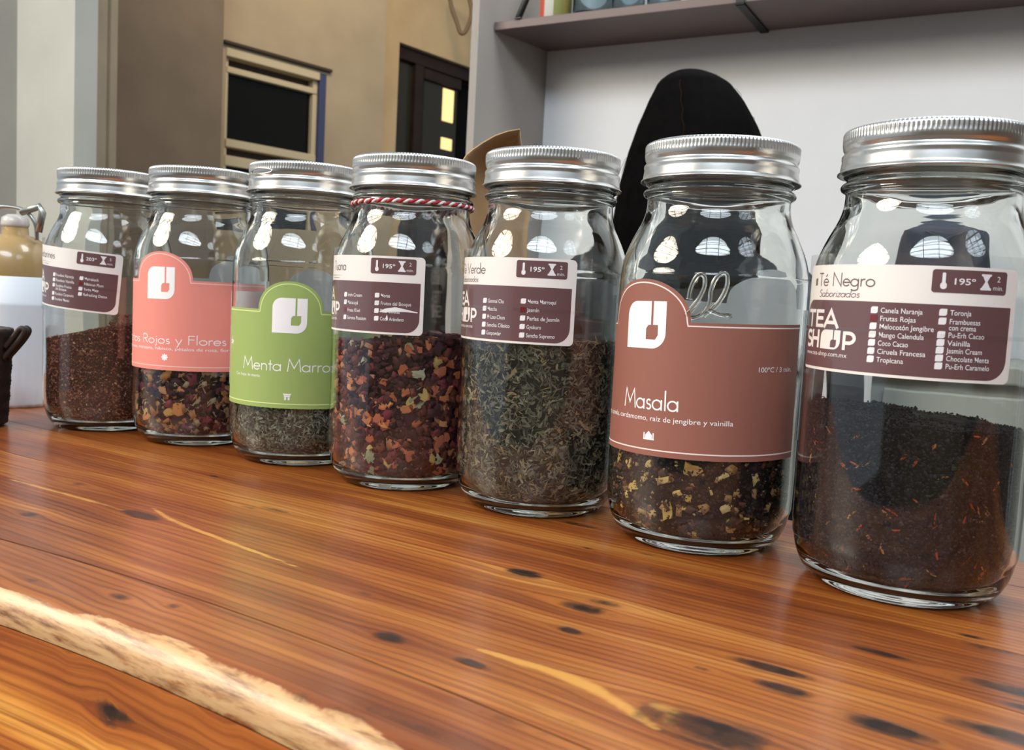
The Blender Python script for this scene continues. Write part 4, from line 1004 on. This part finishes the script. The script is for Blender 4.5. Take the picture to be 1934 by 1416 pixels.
def pieces(parent, name, n, size, level, mats, seed, flat=0.5, asp=(0.5, 1.0), zmin=0.012, front=True, long=False, spots=None):
    """larger pieces picked out one by one, each an object sharing mesh data"""
    rg = random.Random(seed); key = (name, tuple(m_.name for m_ in mats))
    protos = []
    for q_ in range(5):
        for m_ in mats:
            bm = bmesh.new()
            if long:
                k = 5; L_ = []
                for j in range(k):
                    t_ = j / (k - 1) - 0.5; wdt = 0.16 * (1 - abs(t_) * 1.2) + 0.03; bz = 0.12 * math.sin(3 * t_ + q_)
                    L_.append((bm.verts.new((t_, -wdt + bz, rg.uniform(-.03, .03))), bm.verts.new((t_, wdt + bz, rg.uniform(-.03, .03))), bm.verts.new((t_, bz, 0.09))))
                for a1, a2 in zip(L_, L_[1:]):
                    bm.faces.new((a1[0], a2[0], a2[2], a1[2])); bm.faces.new((a1[2], a2[2], a2[1], a1[1])); bm.faces.new((a1[1], a2[1], a2[0], a1[0]))
            else:
                bmesh.ops.create_cube(bm, size=1)
                bmesh.ops.subdivide_edges(bm, edges=bm.edges[:], cuts=1)
                for v in bm.verts:
                    v.co = v.co * (1 - 0.18 * (v.co.length > 0.8)) + Vector([rg.uniform(-.17, .17) for _ in range(3)])
                    v.co.z *= flat; v.co.y *= rg.uniform(asp[0], asp[1]) if False else 1
            me = bpy.data.meshes.new(name); bm.to_mesh(me); bm.free(); me.materials.append(m_); protos.append(me)
    for j in range(n):
        me = rg.choice(protos); o = bpy.data.objects.new(name, me)
        if spots and j < len(spots): ang, z, sz = spots[j]; ang = math.radians(ang); sz = sz / 1000; z = z / 1000
        else:
            ang = math.radians(rg.uniform(-85, 85)) if (front and rg.random() < 0.8) else rg.uniform(0, 2 * PI)
            a_np = ang - PI / 2; top = float(level(np.array([a_np]))[0]) - 0.002
            z = zmin + (top - zmin) * rg.random(); sz = size * rg.uniform(0.65, 1.35)
        w_ = rg.uniform(asp[0], asp[1])
        tk = sz * flat * 0.5
        r = rin(z) - tk * 0.9 - 0.0006
        nv = Vector((math.sin(ang), -math.cos(ang), -max(0, (0.024 - z)) * 35)).normalized()
        t1 = Vector((math.cos(ang), math.sin(ang), 0)); t2 = nv.cross(t1)
        Rm = Matrix((t1, t2, nv)).transposed() @ Matrix.Rotation(rg.uniform(0, 2 * PI), 3, 'Z') @ Matrix.Rotation(rg.uniform(-.25, .25), 3, 'X')
        o.matrix_basis = Matrix.Translation((r * math.sin(ang), -r * math.cos(ang), z)) @ Rm.to_4x4() @ Matrix.Diagonal((sz, sz * w_, sz, 1))
        C.objects.link(o); o.parent = parent

# 1 rooibos
t = tea(0, 'reddish brown fine-cut tea filling the leftmost jar')
lv = lev(0.0915, 0.012, 80)
core(lv, tm(88, 52, 42), t)
soup('tea_grains', [chips(12000, 'grain', 0.0016, lv, [4, 4, 3, 2, .5], 0.5, 11, asp=(.4, 1)) + (0,)], [tm(172, 108, 86), tm(136, 80, 66), tm(192, 134, 102), tm(158, 114, 102), tm(236, 206, 160)], t)
# 2 red fruit and flowers
t = tea(1, 'purple, orange and cream petal tea below the salmon pink label')
lv = lev(0.095, 0.004, 0)
core(lv, tm(34, 18, 22), t, 0.0030)
soup('tea_leaves', [chips(3200, 'chunk', 0.0042, lv, [4, 3, 1.6, 1.2, 1], 0.5, 21, deep=0.003) + (0,), chips(1800, 'leaf', 0.0055, lv, [1, 1, 3, 2, 2], 0.5, 22, asp=(.12, .3), deep=.002) + (0,)],
     [tm(76, 42, 56), tm(64, 40, 42), tm(186, 168, 132), tm(200, 138, 86), tm(140, 62, 78)], t)
pieces(t, 'orange_petal', 44, 0.0068, lv, [tm(222, 148, 84), tm(228, 184, 104), tm(214, 140, 104), tm(206, 150, 110)], 5, 0.28)
pieces(t, 'cream_petal', 50, 0.0085, lv, [tm(206, 190, 150), tm(190, 168, 128)], 6, 0.3, asp=(.25, .5), long=True)
# 3 mint
t = tea(2, 'pale grey green chopped mint tea below the lime green label')
lv = lev(0.070, 0.004, 0)
core(lv, tm(52, 50, 40), t)
soup('tea_leaves', [chips(15000, 'leaf', 0.0029, lv, [4, 4, 3, 2], 0.55, 31, asp=(.25, .7)) + (0,)], [tm(116, 124, 106), tm(88, 94, 80), tm(156, 162, 140), tm(186, 190, 168)], t)
# 4 fruit
t = tea(3, 'dark red fruit tea with orange and pale green cubes in the twine-tied jar')
lv = lev(0.1040, 0.004, 60)
core(lv, tm(44, 18, 24), t, 0.0030)
soup('tea_leaves', [chips(5200, 'chunk', 0.0036, lv, [6, 5, 2, .8, 1], 0.5, 41, deep=0.0030) + (0,)], [tm(96, 50, 56), tm(78, 42, 50), tm(134, 72, 60), tm(200, 140, 104), tm(150, 62, 78)], t)
pieces(t, 'fruit_cube', 105, 0.0060, lv, [tm(220, 136, 90), tm(198, 112, 76), tm(228, 156, 108), tm(208, 120, 92)], 7, 0.5)
pieces(t, 'pale_fruit_cube', 36, 0.0072, lv, [tm(176, 182, 152), tm(196, 196, 168), tm(220, 190, 120)], 8, 0.55)
# 5 green tea
t = tea(4, 'dark olive green tea leaves with straw stems in the Té Verde jar')
lv = lev(0.1085, 0.004, 60)
core(lv, tm(40, 38, 30), t)
soup('tea_leaves', [chips(13000, 'leaf', 0.0042, lv, [5, 5, 4, 2, 1], 0.5, 51, asp=(.25, .7)) + (0,), chips(1100, 'leaf', 0.0085, lv, [0, 0, 0, 0, 1, 1], 0.3, 52, asp=(.1, .16)) + (0,)],
     [tm(104, 102, 90), tm(80, 78, 68), tm(130, 128, 112), tm(160, 154, 130), tm(176, 152, 108), tm(140, 122, 98)], t)
# 6 masala
t = tea(5, 'black spiced tea with yellow ginger chips below the cocoa brown label')
lv = lev(0.108, 0.005, 100)
core(lv, tm(26, 18, 18), t)
soup('tea_grains', [chips(15000, 'grain', 0.0017, lv, [6, 5, 3, .5], 0.5, 61) + (0,), chips(420, 'chunk', 0.0032, lv, [0, 0, 1, 0, 2, 2], 0.5, 62) + (0,)],
     [tm(64, 50, 50), tm(46, 36, 38), tm(92, 70, 62), tm(200, 172, 124), tm(120, 78, 58), tm(186, 146, 92)], t)
sp = [(-18, 25, 11), (-22, 42, 9), (18, 30, 6), (14, 47, 6), (-4, 50, 9), (-62, 50, 7), (-50, 46, 6), (-58, 37, 5), (-45, 35, 7), (-50, 29, 4), (-32, 50, 5), (-36, 41, 4), (-12, 36, 5), (8, 38, 3), (22, 18, 6), (0, 14, 3), (-30, 20, 3), (32, 24, 3), (36, 46, 6), (-68, 30, 4), (-56, 22, 4), (48, 20, 4), (-8, 28, 4), (-40, 14, 3)]
pieces(t, 'ginger_chip', 46, 0.0045, lv, [tm(224, 190, 112), tm(206, 162, 96), tm(232, 206, 140)], 9, 0.4, asp=(.4, .8), spots=sp)
# 7 black tea
t = tea(6, 'black tea flecked with orange petals in the rightmost jar')
lv = lev(0.0888, 0.0032, -70)
core(lv, tm(18, 14, 15), t)
soup('tea_grains', [chips(26000, 'grain', 0.0014, lv, [5, 5, 3, 1], 0.5, 71) + (0,)], [tm(46, 42, 52), tm(34, 31, 39), tm(60, 54, 64), tm(82, 70, 76)], t)
pieces(t, 'petal_sliver', 80, 0.0060, lv, [tm(206, 96, 48), tm(178, 78, 44), tm(206, 150, 84)], 10, 0.3, asp=(.5, .9), long=True)

# ------------------------------------------------------------------ things behind the jars
# amber stoneware bottle with a white paper sleeve, wire bail
bt = empty('swing_top_bottle', (-0.5235, 0.948, 0)); tag(bt, 'amber-shouldered bottle in a white paper sleeve beside the leftmost jar', 'bottle')
def flute(r, z, a_): return r + (0.0008 * math.cos(a_ * 30) * (1 if z < 0.02 else 0))
lathe('paper_sleeve', [(0.0, 0.0005), (0.0400, 0.0005), (0.0402, 0.004), (0.0402, 0.016), (0.0400, 0.024), (0.0402, 0.104), (0.0403, 0.1075), (0.0399, 0.1080), (0.0399, 0.1335), (0.0388, 0.134)], mat('white_paper_sleeve', srgb(222, 226, 232), 0.7), bt, rfun=flute)
lathe('amber_shoulder', [(0.0388, 0.12), (0.0394, 0.134), (0.0392, 0.144), (0.0370, 0.156), (0.0310, 0.167), (0.0200, 0.1745), (0.0130, 0.1765), (0.0125, 0.184), (0.0, 0.184)], mat('amber_glaze', srgb(170, 140, 92), 0.25, coat=0.5), bt)
lathe('stopper', [(0.0, 0.184), (0.012, 0.184), (0.0135, 0.187), (0.0125, 0.194), (0.007, 0.1975), (0.0, 0.198)], mat('white_porcelain', srgb(214, 208, 200), 0.25), bt)
steel = mat('grey_steel', (0.45, 0.45, 0.43, 1), 0.35, 1.0)
tube('wire_bail', catmull([(-0.034, -0.01, 0.176), (-0.030, -0.012, 0.196), (-0.012, -0.012, 0.2035), (0.014, -0.012, 0.202), (0.027, -0.012, 0.190), (0.028, -0.010, 0.172)], 8), 0.0022, steel, bt, 8)
tube('bail_lever', [(0.014, -0.014, 0.199), (0.034, -0.016, 0.206), (0.037, -0.016, 0.200), (0.033, -0.016, 0.180)], 0.0035, steel, bt, 8)
# dark woven basket with a double handle at the left edge
bk = empty('woven_basket', (-0.4845, 0.800, 0)); tag(bk, 'dark brown woven basket with a double strap handle at the left edge', 'basket')
bkm = mat('dark_rattan', srgb(44, 32, 26), 0.6)
lathe('woven_wall', [(0.0, 0.001), (0.030, 0.001), (0.0325, 0.003)] + [(0.0325 + 0.0045 * q_ / 30, 0.004 + 0.083 * q_ / 30) for q_ in range(31)] + [(0.0355, 0.088), (0.034, 0.086), (0.0295, 0.006), (0.0, 0.006)], bkm, bk, 120,
      rfun=lambda r, z, a_: r + (0.0011 * math.sin(a_ * 20) * math.sin(z * 900) if r > 0.0305 else 0))
for dy in (-0.004, 0.004):
    tube('handle_strap', catmull([(0.035, dy, 0.062), (0.042, dy, 0.070), (0.050, dy, 0.080), (0.0535, dy, 0.087), (0.050, dy, 0.089), (0.043, dy, 0.080), (0.0368, dy, 0.072)], 5), 0.0024, bkm, bk, 8)
# kraft paper fold standing behind the jars
kp = []
base_d = 0.80
prof = [(980, 243), (958, 247), (935, 255), (912, 268), (893, 281), (880, 292), (870, 308), (866, 345), (874, 400), (882, 470), (890, 560)]
right = [(981, 243), (984, 262), (987, 280), (989, 300), (990, 320), (991, 340), (992, 360), (992, 380), (992, 420), (992, 480), (992, 560)]
V, F = [], []
for r_i, (lft, rgt) in enumerate(zip(prof, right)):
    for c_i in range(9):
        t_ = c_i / 8; yv = base_d + 0.03 * math.sin(t_ * PI) * min(1, r_i / 3) - 0.00 * t_ + 0.02 * t_
        pt = at(lft[0] + (rgt[0] - lft[0]) * t_, lft[1] + (rgt[1] - lft[1]) * t_, yv); V.append(tuple(pt))
F = [(i * 9 + j, i * 9 + j + 1, (i + 1) * 9 + j + 1, (i + 1) * 9 + j) for i in range(len(prof) - 1) for j in range(8)]
zb_ = min(v[2] for v in V); lastrow = []
for j in range(9):
    x, y, z = V[(len(prof) - 1) * 9 + j]; V.append((x, y, 0.0006))
k = len(prof)
F += [((k - 1) * 9 + j, (k - 1) * 9 + j + 1, k * 9 + j + 1, k * 9 + j) for j in range(8)]
kb = pyobj('paper_sheet', V, F, mat('kraft_paper', srgb(196, 160, 118), 0.8, noise=(srgb(180, 144, 104), 20, 0.2)), None, True)
sd = kb.modifiers.new('solid', 'SOLIDIFY'); sd.thickness = 0.0012
tag(kb, 'curled tan kraft paper sheet with pointed corner, behind the jars', 'paper')

# shelf on the white wall
shelf = empty('wall_shelf'); tag(shelf, 'brown laminate wall shelf with black strap brackets on the white wall', 'shelf')
shelf_m = mat('grey_brown_laminate', srgb(112, 94, 90), 0.5, noise=(srgb(98, 82, 80), 8, 0.25))
XS = Matrix(((W.x, WN.x, 0, P0.x), (W.y, WN.y, 0, P0.y), (0, 0, 1, 0), (0, 0, 0, 1)))
shelf.matrix_world = XS
pb = at(1035, 98, P0.y); zs = pb.z
def s_of(u, n):      # distance along the wall frame at offset n for pixel column u
    k = at(u, 40, 1.0).x; b0 = P0 + WN * n
    return (k * b0.y - b0.x) / (W.x - k * W.y)
DEP = 0.165; THK = 0.016
sb = s_of(1396, -DEP)
for a_, b_ in ((0.001, sb), (sb + 0.002, 2.3)):
    bm = bmesh.new(); box(bm, (a_, -DEP, zs), (b_, -0.0005, zs + THK), bevel=0.0015)
    if a_ < 0.01:
        for v in bm.verts:
            if v.co.x < 0.1: v.co.x += v.co.y * SK
    obj('shelf_board', bm, shelf_m, shelf)
blk = mat('black_steel', srgb(26, 26, 28), 0.45, metal=0.3)
for s_ in (0.022, sb + 0.0):
    bm = bmesh.new(); hw_ = 0.007
    if s_ > 0.1: box(bm, (s_ - hw_, -DEP - 0.004, zs - 0.004), (s_ + hw_, -0.001, zs - 0.0002))
    box(bm, (s_ - hw_, -DEP - 0.004, zs + (-0.004 if s_ > 0.1 else THK)), (s_ + hw_, -DEP - 0.0003, zs + THK + 0.002))
    br = obj('bracket', bm, blk, shelf)
    tube('strap', [(s_, -DEP, zs + THK + 0.002), (s_, -0.012, zs + 0.26)], 0.006, blk, br, 8)
# goods on the shelf, standing near its front edge
zt = zs + THK
def on_shelf(name, u0, u1, n_, label, cat, grp=None):
    s0, s1 = s_of(u0, n_), s_of(u1, n_); e_ = empty(name); e_.matrix_world = XS @ Matrix.Translation(((s0 + s1) / 2, n_, zt + 0.0003))
    tag(e_, label, cat, grp); return e_, abs(s1 - s0) / 2
e_, r_ = on_shelf('spice_tin', 1022, 1076, -0.125, 'yellow, red and green striped tin at the left end of the shelf', 'tin')
tins = [srgb(196, 160, 96), srgb(206, 96, 78), srgb(206, 206, 196), srgb(146, 150, 90), srgb(170, 150, 84)]
v, f = lathe_vf([(0, 0), (r_ - .002, 0), (r_, .002), (r_, .14), (r_ - .003, .144), (0, .144)], 40)
o = pyobj('tin_body', v, f, [mat('tin_print', c_, 0.35) for c_ in tins], e_, True)
for p_ in o.data.polygons:
    c_ = p_.center; a_ = (math.degrees(math.atan2(c_.x, -c_.y)) + 90) / 180
    p_.material_index = int(max(0, min(4, a_ * 5)))
lathe('tin_lid', [(0, .1442), (r_ + .001, .1442), (r_ + .001, .153), (0, .154)], steel, e_, 40)
sg = glass_mat('shelf_glass', (0.86, 0.93, 0.95, 1)); ghost = [
    (1084, 1150, 'tall clear glass jar beside the striped tin on the shelf', 0.16), (1156, 1214, 'second clear glass jar from the tin on the shelf', 0.13), (1222, 1282, 'clear tumbler on the shelf, nearest the white cup', 0.12)]
for u0, u1, lb_, hh in ghost:
    e_, r_ = on_shelf('shelf_glass_jar', u0, u1, -0.12, lb_, 'glass', 'clear glassware on the wall shelf')
    lathe('glass_wall', [(0, 0), (r_ - .004, 0), (r_, .004), (r_, hh - .004), (r_ - .001, hh), (r_ - .003, hh - .001), (r_ - .003, .008), (0, .007)], sg, e_, 48)
e_, r_ = on_shelf('white_cup', 1290, 1350, -0.115, 'white porcelain cup near the middle bracket of the wall shelf', 'cup')
lathe('cup_body', [(0, 0), (r_ * .6, 0), (r_ * .62, .004), (r_ * .9, .03), (r_, .09), (r_ - .003, .09), (r_ * .85, .03), (0, .008)], mat('cup_porcelain', srgb(216, 212, 222), 0.3), e_, 48)

# grey back unit with a navy bag, seen through the rightmost jar
unit = empty('back_unit'); unit.matrix_world = XS; tag(unit, 'grey low cupboard against the white wall, seen through the rightmost jar', 'cupboard')
gu = mat('grey_cupboard_paint', srgb(150, 152, 146), 0.6)
bm = bmesh.new(); box(bm, (0.70, -0.30, FLOOR), (2.2, -0.001, 0.055)); obj('carcass', bm, gu, unit)
bm = bmesh.new(); box(bm, (0.68, -0.32, 0.0555), (2.22, -0.001, 0.080), bevel=0.003); obj('top', bm, gu, unit)
for k in range(3):
    bm = bmesh.new(); box(bm, (0.72 + k * 0.42, -0.318, FLOOR + 0.08), (1.12 + k * 0.42, -0.3005, 0.04), bevel=0.003); dr = obj('cupboard_door', bm, gu, unit)
    bm = bmesh.new(); box(bm, (1.06 + k * 0.42, -0.335, -0.12), (1.075 + k * 0.42, -0.3185, -0.02), bevel=0.003); obj('handle', bm, steel, dr)
bag = empty('navy_bag'); bag.matrix_world = XS @ Matrix.Translation((0.79, -0.17, 0.0803)); tag(bag, 'dark navy cloth bag on the grey cupboard behind the rightmost jar', 'bag')
bm = bmesh.new(); bmesh.ops.create_icosphere(bm, subdivisions=4, radius=1)
for v in bm.verts:
    c_ = v.co.copy(); sq = lambda t_, e_=0.6: math.copysign(abs(t_) ** e_, t_)
    v.co = Vector((0.085 * sq(c_.x) * (1 - 0.12 * c_.z), 0.06 * sq(c_.y), 0.118 + 0.118 * sq(c_.z)))
    v.co += Vector((0.004 * math.sin(v.co.z * 60 + v.co.x * 30), 0.004 * math.cos(v.co.x * 70 + v.co.z * 35), 0)) * (1 if v.co.z > 0.02 else 0)
obj('bag_body', bm, mat('navy_canvas', srgb(34, 42, 58), 0.8, bump=0.3, bscale=300), bag, True)
tube('bag_handle', catmull([(-0.03, -0.045, 0.20), (-0.028, -0.066, 0.19), (0, -0.068, 0.16), (0.028, -0.066, 0.19), (0.03, -0.045, 0.20)], 6), 0.004, mat('navy_strap', srgb(24, 30, 44), 0.7), bag, 8)

# ------------------------------------------------------------------ person
PX, PY = 0.233, 1.255
pe = empty('person', (PX, PY, FLOOR)); pe.rotation_euler.z = math.radians(-14)
tag(pe, 'person with smooth black hair and dark top, turned away, head bowed', 'person')
skin = mat('skin', srgb(178, 128, 100), 0.55); cloth = mat('black_top', srgb(26, 27, 32), 0.85, bump=0.2, bscale=200); trous = mat('dark_trousers', srgb(34, 36, 44), 0.85)
hairm = mat('black_hair', srgb(5, 5, 6), 0.75, noise=(srgb(11, 8, 7), 60, 0.2), spec=0.03)
def skinned(name, J, E, m, parent, sub=2):
    """J: list of (x, y, z, rx, ry)"""
    me = bpy.data.meshes.new(name); me.from_pydata([j[:3] for j in J], E, []); me.update()
    o = bpy.data.objects.new(name, me); C.objects.link(o); o.parent = parent
    sk = o.modifiers.new('skin', 'SKIN'); sk.use_smooth_shade = True
    for k, j in enumerate(J):
        d_ = me.skin_vertices[0].data[k]; d_.radius = (j[3], j[4]); d_.use_root = (k == 0)
    if sub: sb_ = o.modifiers.new('sub', 'SUBSURF'); sb_.levels = sub; sb_.render_levels = sub
    dgx = bpy.context.evaluated_depsgraph_get(); dgx.update(); ev = o.evaluated_get(dgx)
    m2 = bpy.data.meshes.new_from_object(ev); o.modifiers.clear(); o.data = m2
    m2.materials.clear(); m2.materials.append(m); m2.polygons.foreach_set('use_smooth', [True] * len(m2.polygons))
    return o
ht = 1.42      # crown above the floor
J = [(0, 0, 0.78, .13, .10), (0, 0.01, 0.92, .115, .09), (0, 0.02, 1.04, .13, .095), (0, 0.03, 1.12, .10, .075), (0, 0.045, 1.17, .052, .052), (0, 0.06, 1.215, .05, .05), (0, 0.075, 1.27, .072, .085), (0, 0.065, 1.34, .072, .085)]
E_ = [(k, k + 1) for k in range(7)]
for s_ in (-1, 1):
    b0 = len(J)
    J += [(s_ * .13, .02, 1.10, .05, .05), (s_ * .175, .03, 1.06, .045, .045), (s_ * .20, .05, .84, .036, .036), (s_ * .16, .22, .76, .026, .026), (s_ * .145, .275, .75, .03, .016)]
    E_ += [(3, b0), (b0, b0 + 1), (b0 + 1, b0 + 2), (b0 + 2, b0 + 3), (b0 + 3, b0 + 4)]
    for fi in range(4):
        k0 = len(J); x = s_ * (.145 + (fi - 1.5) * .018); l_ = (.085, .095, .09, .07)[fi]
        J += [(x, .30, .748, .0095, .0095), (x, .30 + l_ * .5, .742, .0085, .0085), (x, .30 + l_ * .9, .722, .007, .007)]
        E_ += [(b0 + 4, k0), (k0, k0 + 1), (k0 + 1, k0 + 2)]
    k0 = len(J); J += [(s_ * .108, .262, .742, .0105, .0105), (s_ * .098, .29, .735, .009, .009)]; E_ += [(b0 + 4, k0), (k0, k0 + 1)]
    b1 = len(J)
    J += [(s_ * .085, 0, .72, .085, .085), (s_ * .095, 0, .43, .055, .055), (s_ * .095, -.02, .10, .036, .036), (s_ * .095, .09, .035, .035, .028)]
    E_ += [(0, b1), (b1, b1 + 1), (b1 + 1, b1 + 2), (b1 + 2, b1 + 3)]
body = skinned('body', J, E_, skin, pe)
# clothes: slices of the body pushed outwards
def garment(name, zlo, zhi, m, off, pred=None):
    bm = bmesh.new(); bm.from_mesh(body.data); bmesh.ops.recalc_face_normals(bm, faces=bm.faces)
    bm.normal_update()
    kill = [f for f in bm.faces if not (zlo < f.calc_center_median().z < zhi) or (pred and not pred(f.calc_center_median()))]
    bmesh.ops.delete(bm, geom=kill, context='FACES')
    for v in bm.verts: v.co += v.normal * off
    for f in bm.faces: f.material_index = 0
    o = obj(name, bm, m, pe, True); s_ = o.modifiers.new('s', 'SOLIDIFY'); s_.thickness = 0.003; return o
garment('top', .74, 1.17, cloth, .010, lambda c: c.y < .20)
garment('trousers', .10, .80, trous, .012, lambda c: c.y < .15)
# face on the far side of the head
bm = bmesh.new()
def ell(c, r, seg=16):
    m_ = Matrix.Translation(c) @ Matrix.Diagonal((*r, 1)); bmesh.ops.create_uvsphere(bm, u_segments=seg, v_segments=seg // 2, radius=1, matrix=m_)
ell((0, .165, 1.285), (.012, .020, .024)); ell((.078, .07, 1.29), (.010, .02, .03)); ell((-.078, .07, 1.29), (.010, .02, .03)); ell((0, .155, 1.247), (.024, .008, .007))
obj('face_features', bm, skin, pe, True)
bm = bmesh.new(); ell((.031, .148, 1.305), (.013, .008, .006)); ell((-.031, .148, 1.305), (.013, .008, .006)); obj('eyes', bm, mat('eye', srgb(40, 28, 22), 0.2), pe, True)
# hair: a smooth tall cap with a parting, falling down the back
seg, rows = 120, 46; V, F = [], []
ztop, zlow = ht, 1.12
pr_h = [0, .003, .009, .02, .045, .08, .12, .17, .22, .30]; pr_w = [.003, .020, .034, .050, .066, .083, .097, .109, .115, .106]; 
for j in range(rows):
    d_ = 0.30 * (j / (rows - 1)) ** 1.4; rx = float(np.interp(d_, pr_h, pr_w)); ry = rx * (1.06 if d_ < 0.12 else 0.98)
    for k in range(seg):
        a_ = 2 * PI * k / seg
        gr = 1 + 0.006 * math.sin(a_ * 23 + j * .08) + 0.004 * math.sin(a_ * 51 + 2)
        par = math.exp(-((a_ - 4.30 - 0.012 * j) / 0.05) ** 2) * 0.055 * (1 if j > 3 else j / 3)
        rr = rx * (gr - par); r2 = ry * (gr - par)
        x = rr * math.cos(a_) + 0.020 * (1 - math.exp(-d_ / .05)) - 0.018 + 0.10 * (0 if d_ < .2 else 0)
        y = r2 * math.sin(a_) + 0.05
        V.append((x, y, ztop - d_))
for j in range(rows - 1):
    for k in range(seg):
        l = (k + 1) % seg
        # leave the face open on the far side
        am = 2 * PI * (k + .5) / seg
        if j > 24 and abs(am - PI / 2) < 0.62: continue
        F.append((j * seg + k, (j + 1) * seg + k, (j + 1) * seg + l, j * seg + l))
V.append((-0.018, .05, ztop + .0008)); F += [(len(V) - 1, k, (k + 1) % seg) for k in range(seg)]
hair = pyobj('hair', V, F, hairm, pe, True); s_ = hair.modifiers.new('s', 'SOLIDIFY'); s_.thickness = 0.006; s_.offset = -1
pt_ = [Vector(V[j * seg + int(round((4.30 + 0.012 * j) / (2 * PI) * seg)) % seg]) + Vector((0, -0.0005, 0.0005)) for j in range(8, 34, 2)]
tube('hair_parting', catmull(pt_, 4), 0.0010, mat('parting_brown', srgb(30, 19, 15), 0.9, spec=0.05), hair, 6)
rgp = random.Random(2); fl = []
for k in range(60):
    a_ = rgp.uniform(PI * .95, 2 * PI * 1.03); j = rgp.randint(3, 30); d_ = 0.30 * (j / (rows - 1)) ** 1.4
    rx = float(np.interp(d_, pr_h, pr_w)); px = rx * math.cos(a_) - .002; py = rx * math.sin(a_) + .05; pz = ztop - d_
    o_ = Vector((math.cos(a_), math.sin(a_), 0.3)); dwn = Vector((0, 0, -1))
    fl.append(tube_vf([Vector((px, py, pz)) - o_ * .004, Vector((px, py, pz)) + o_ * rgp.uniform(.002, .006) + dwn * .012, Vector((px, py, pz)) + o_ * rgp.uniform(.002, .010) + dwn * .03], 0.00025, 4))
v, f = merge(fl); fo = pyobj('stray_hairs', v, f, hairm, hair, True); fo['kind'] = 'stuff'
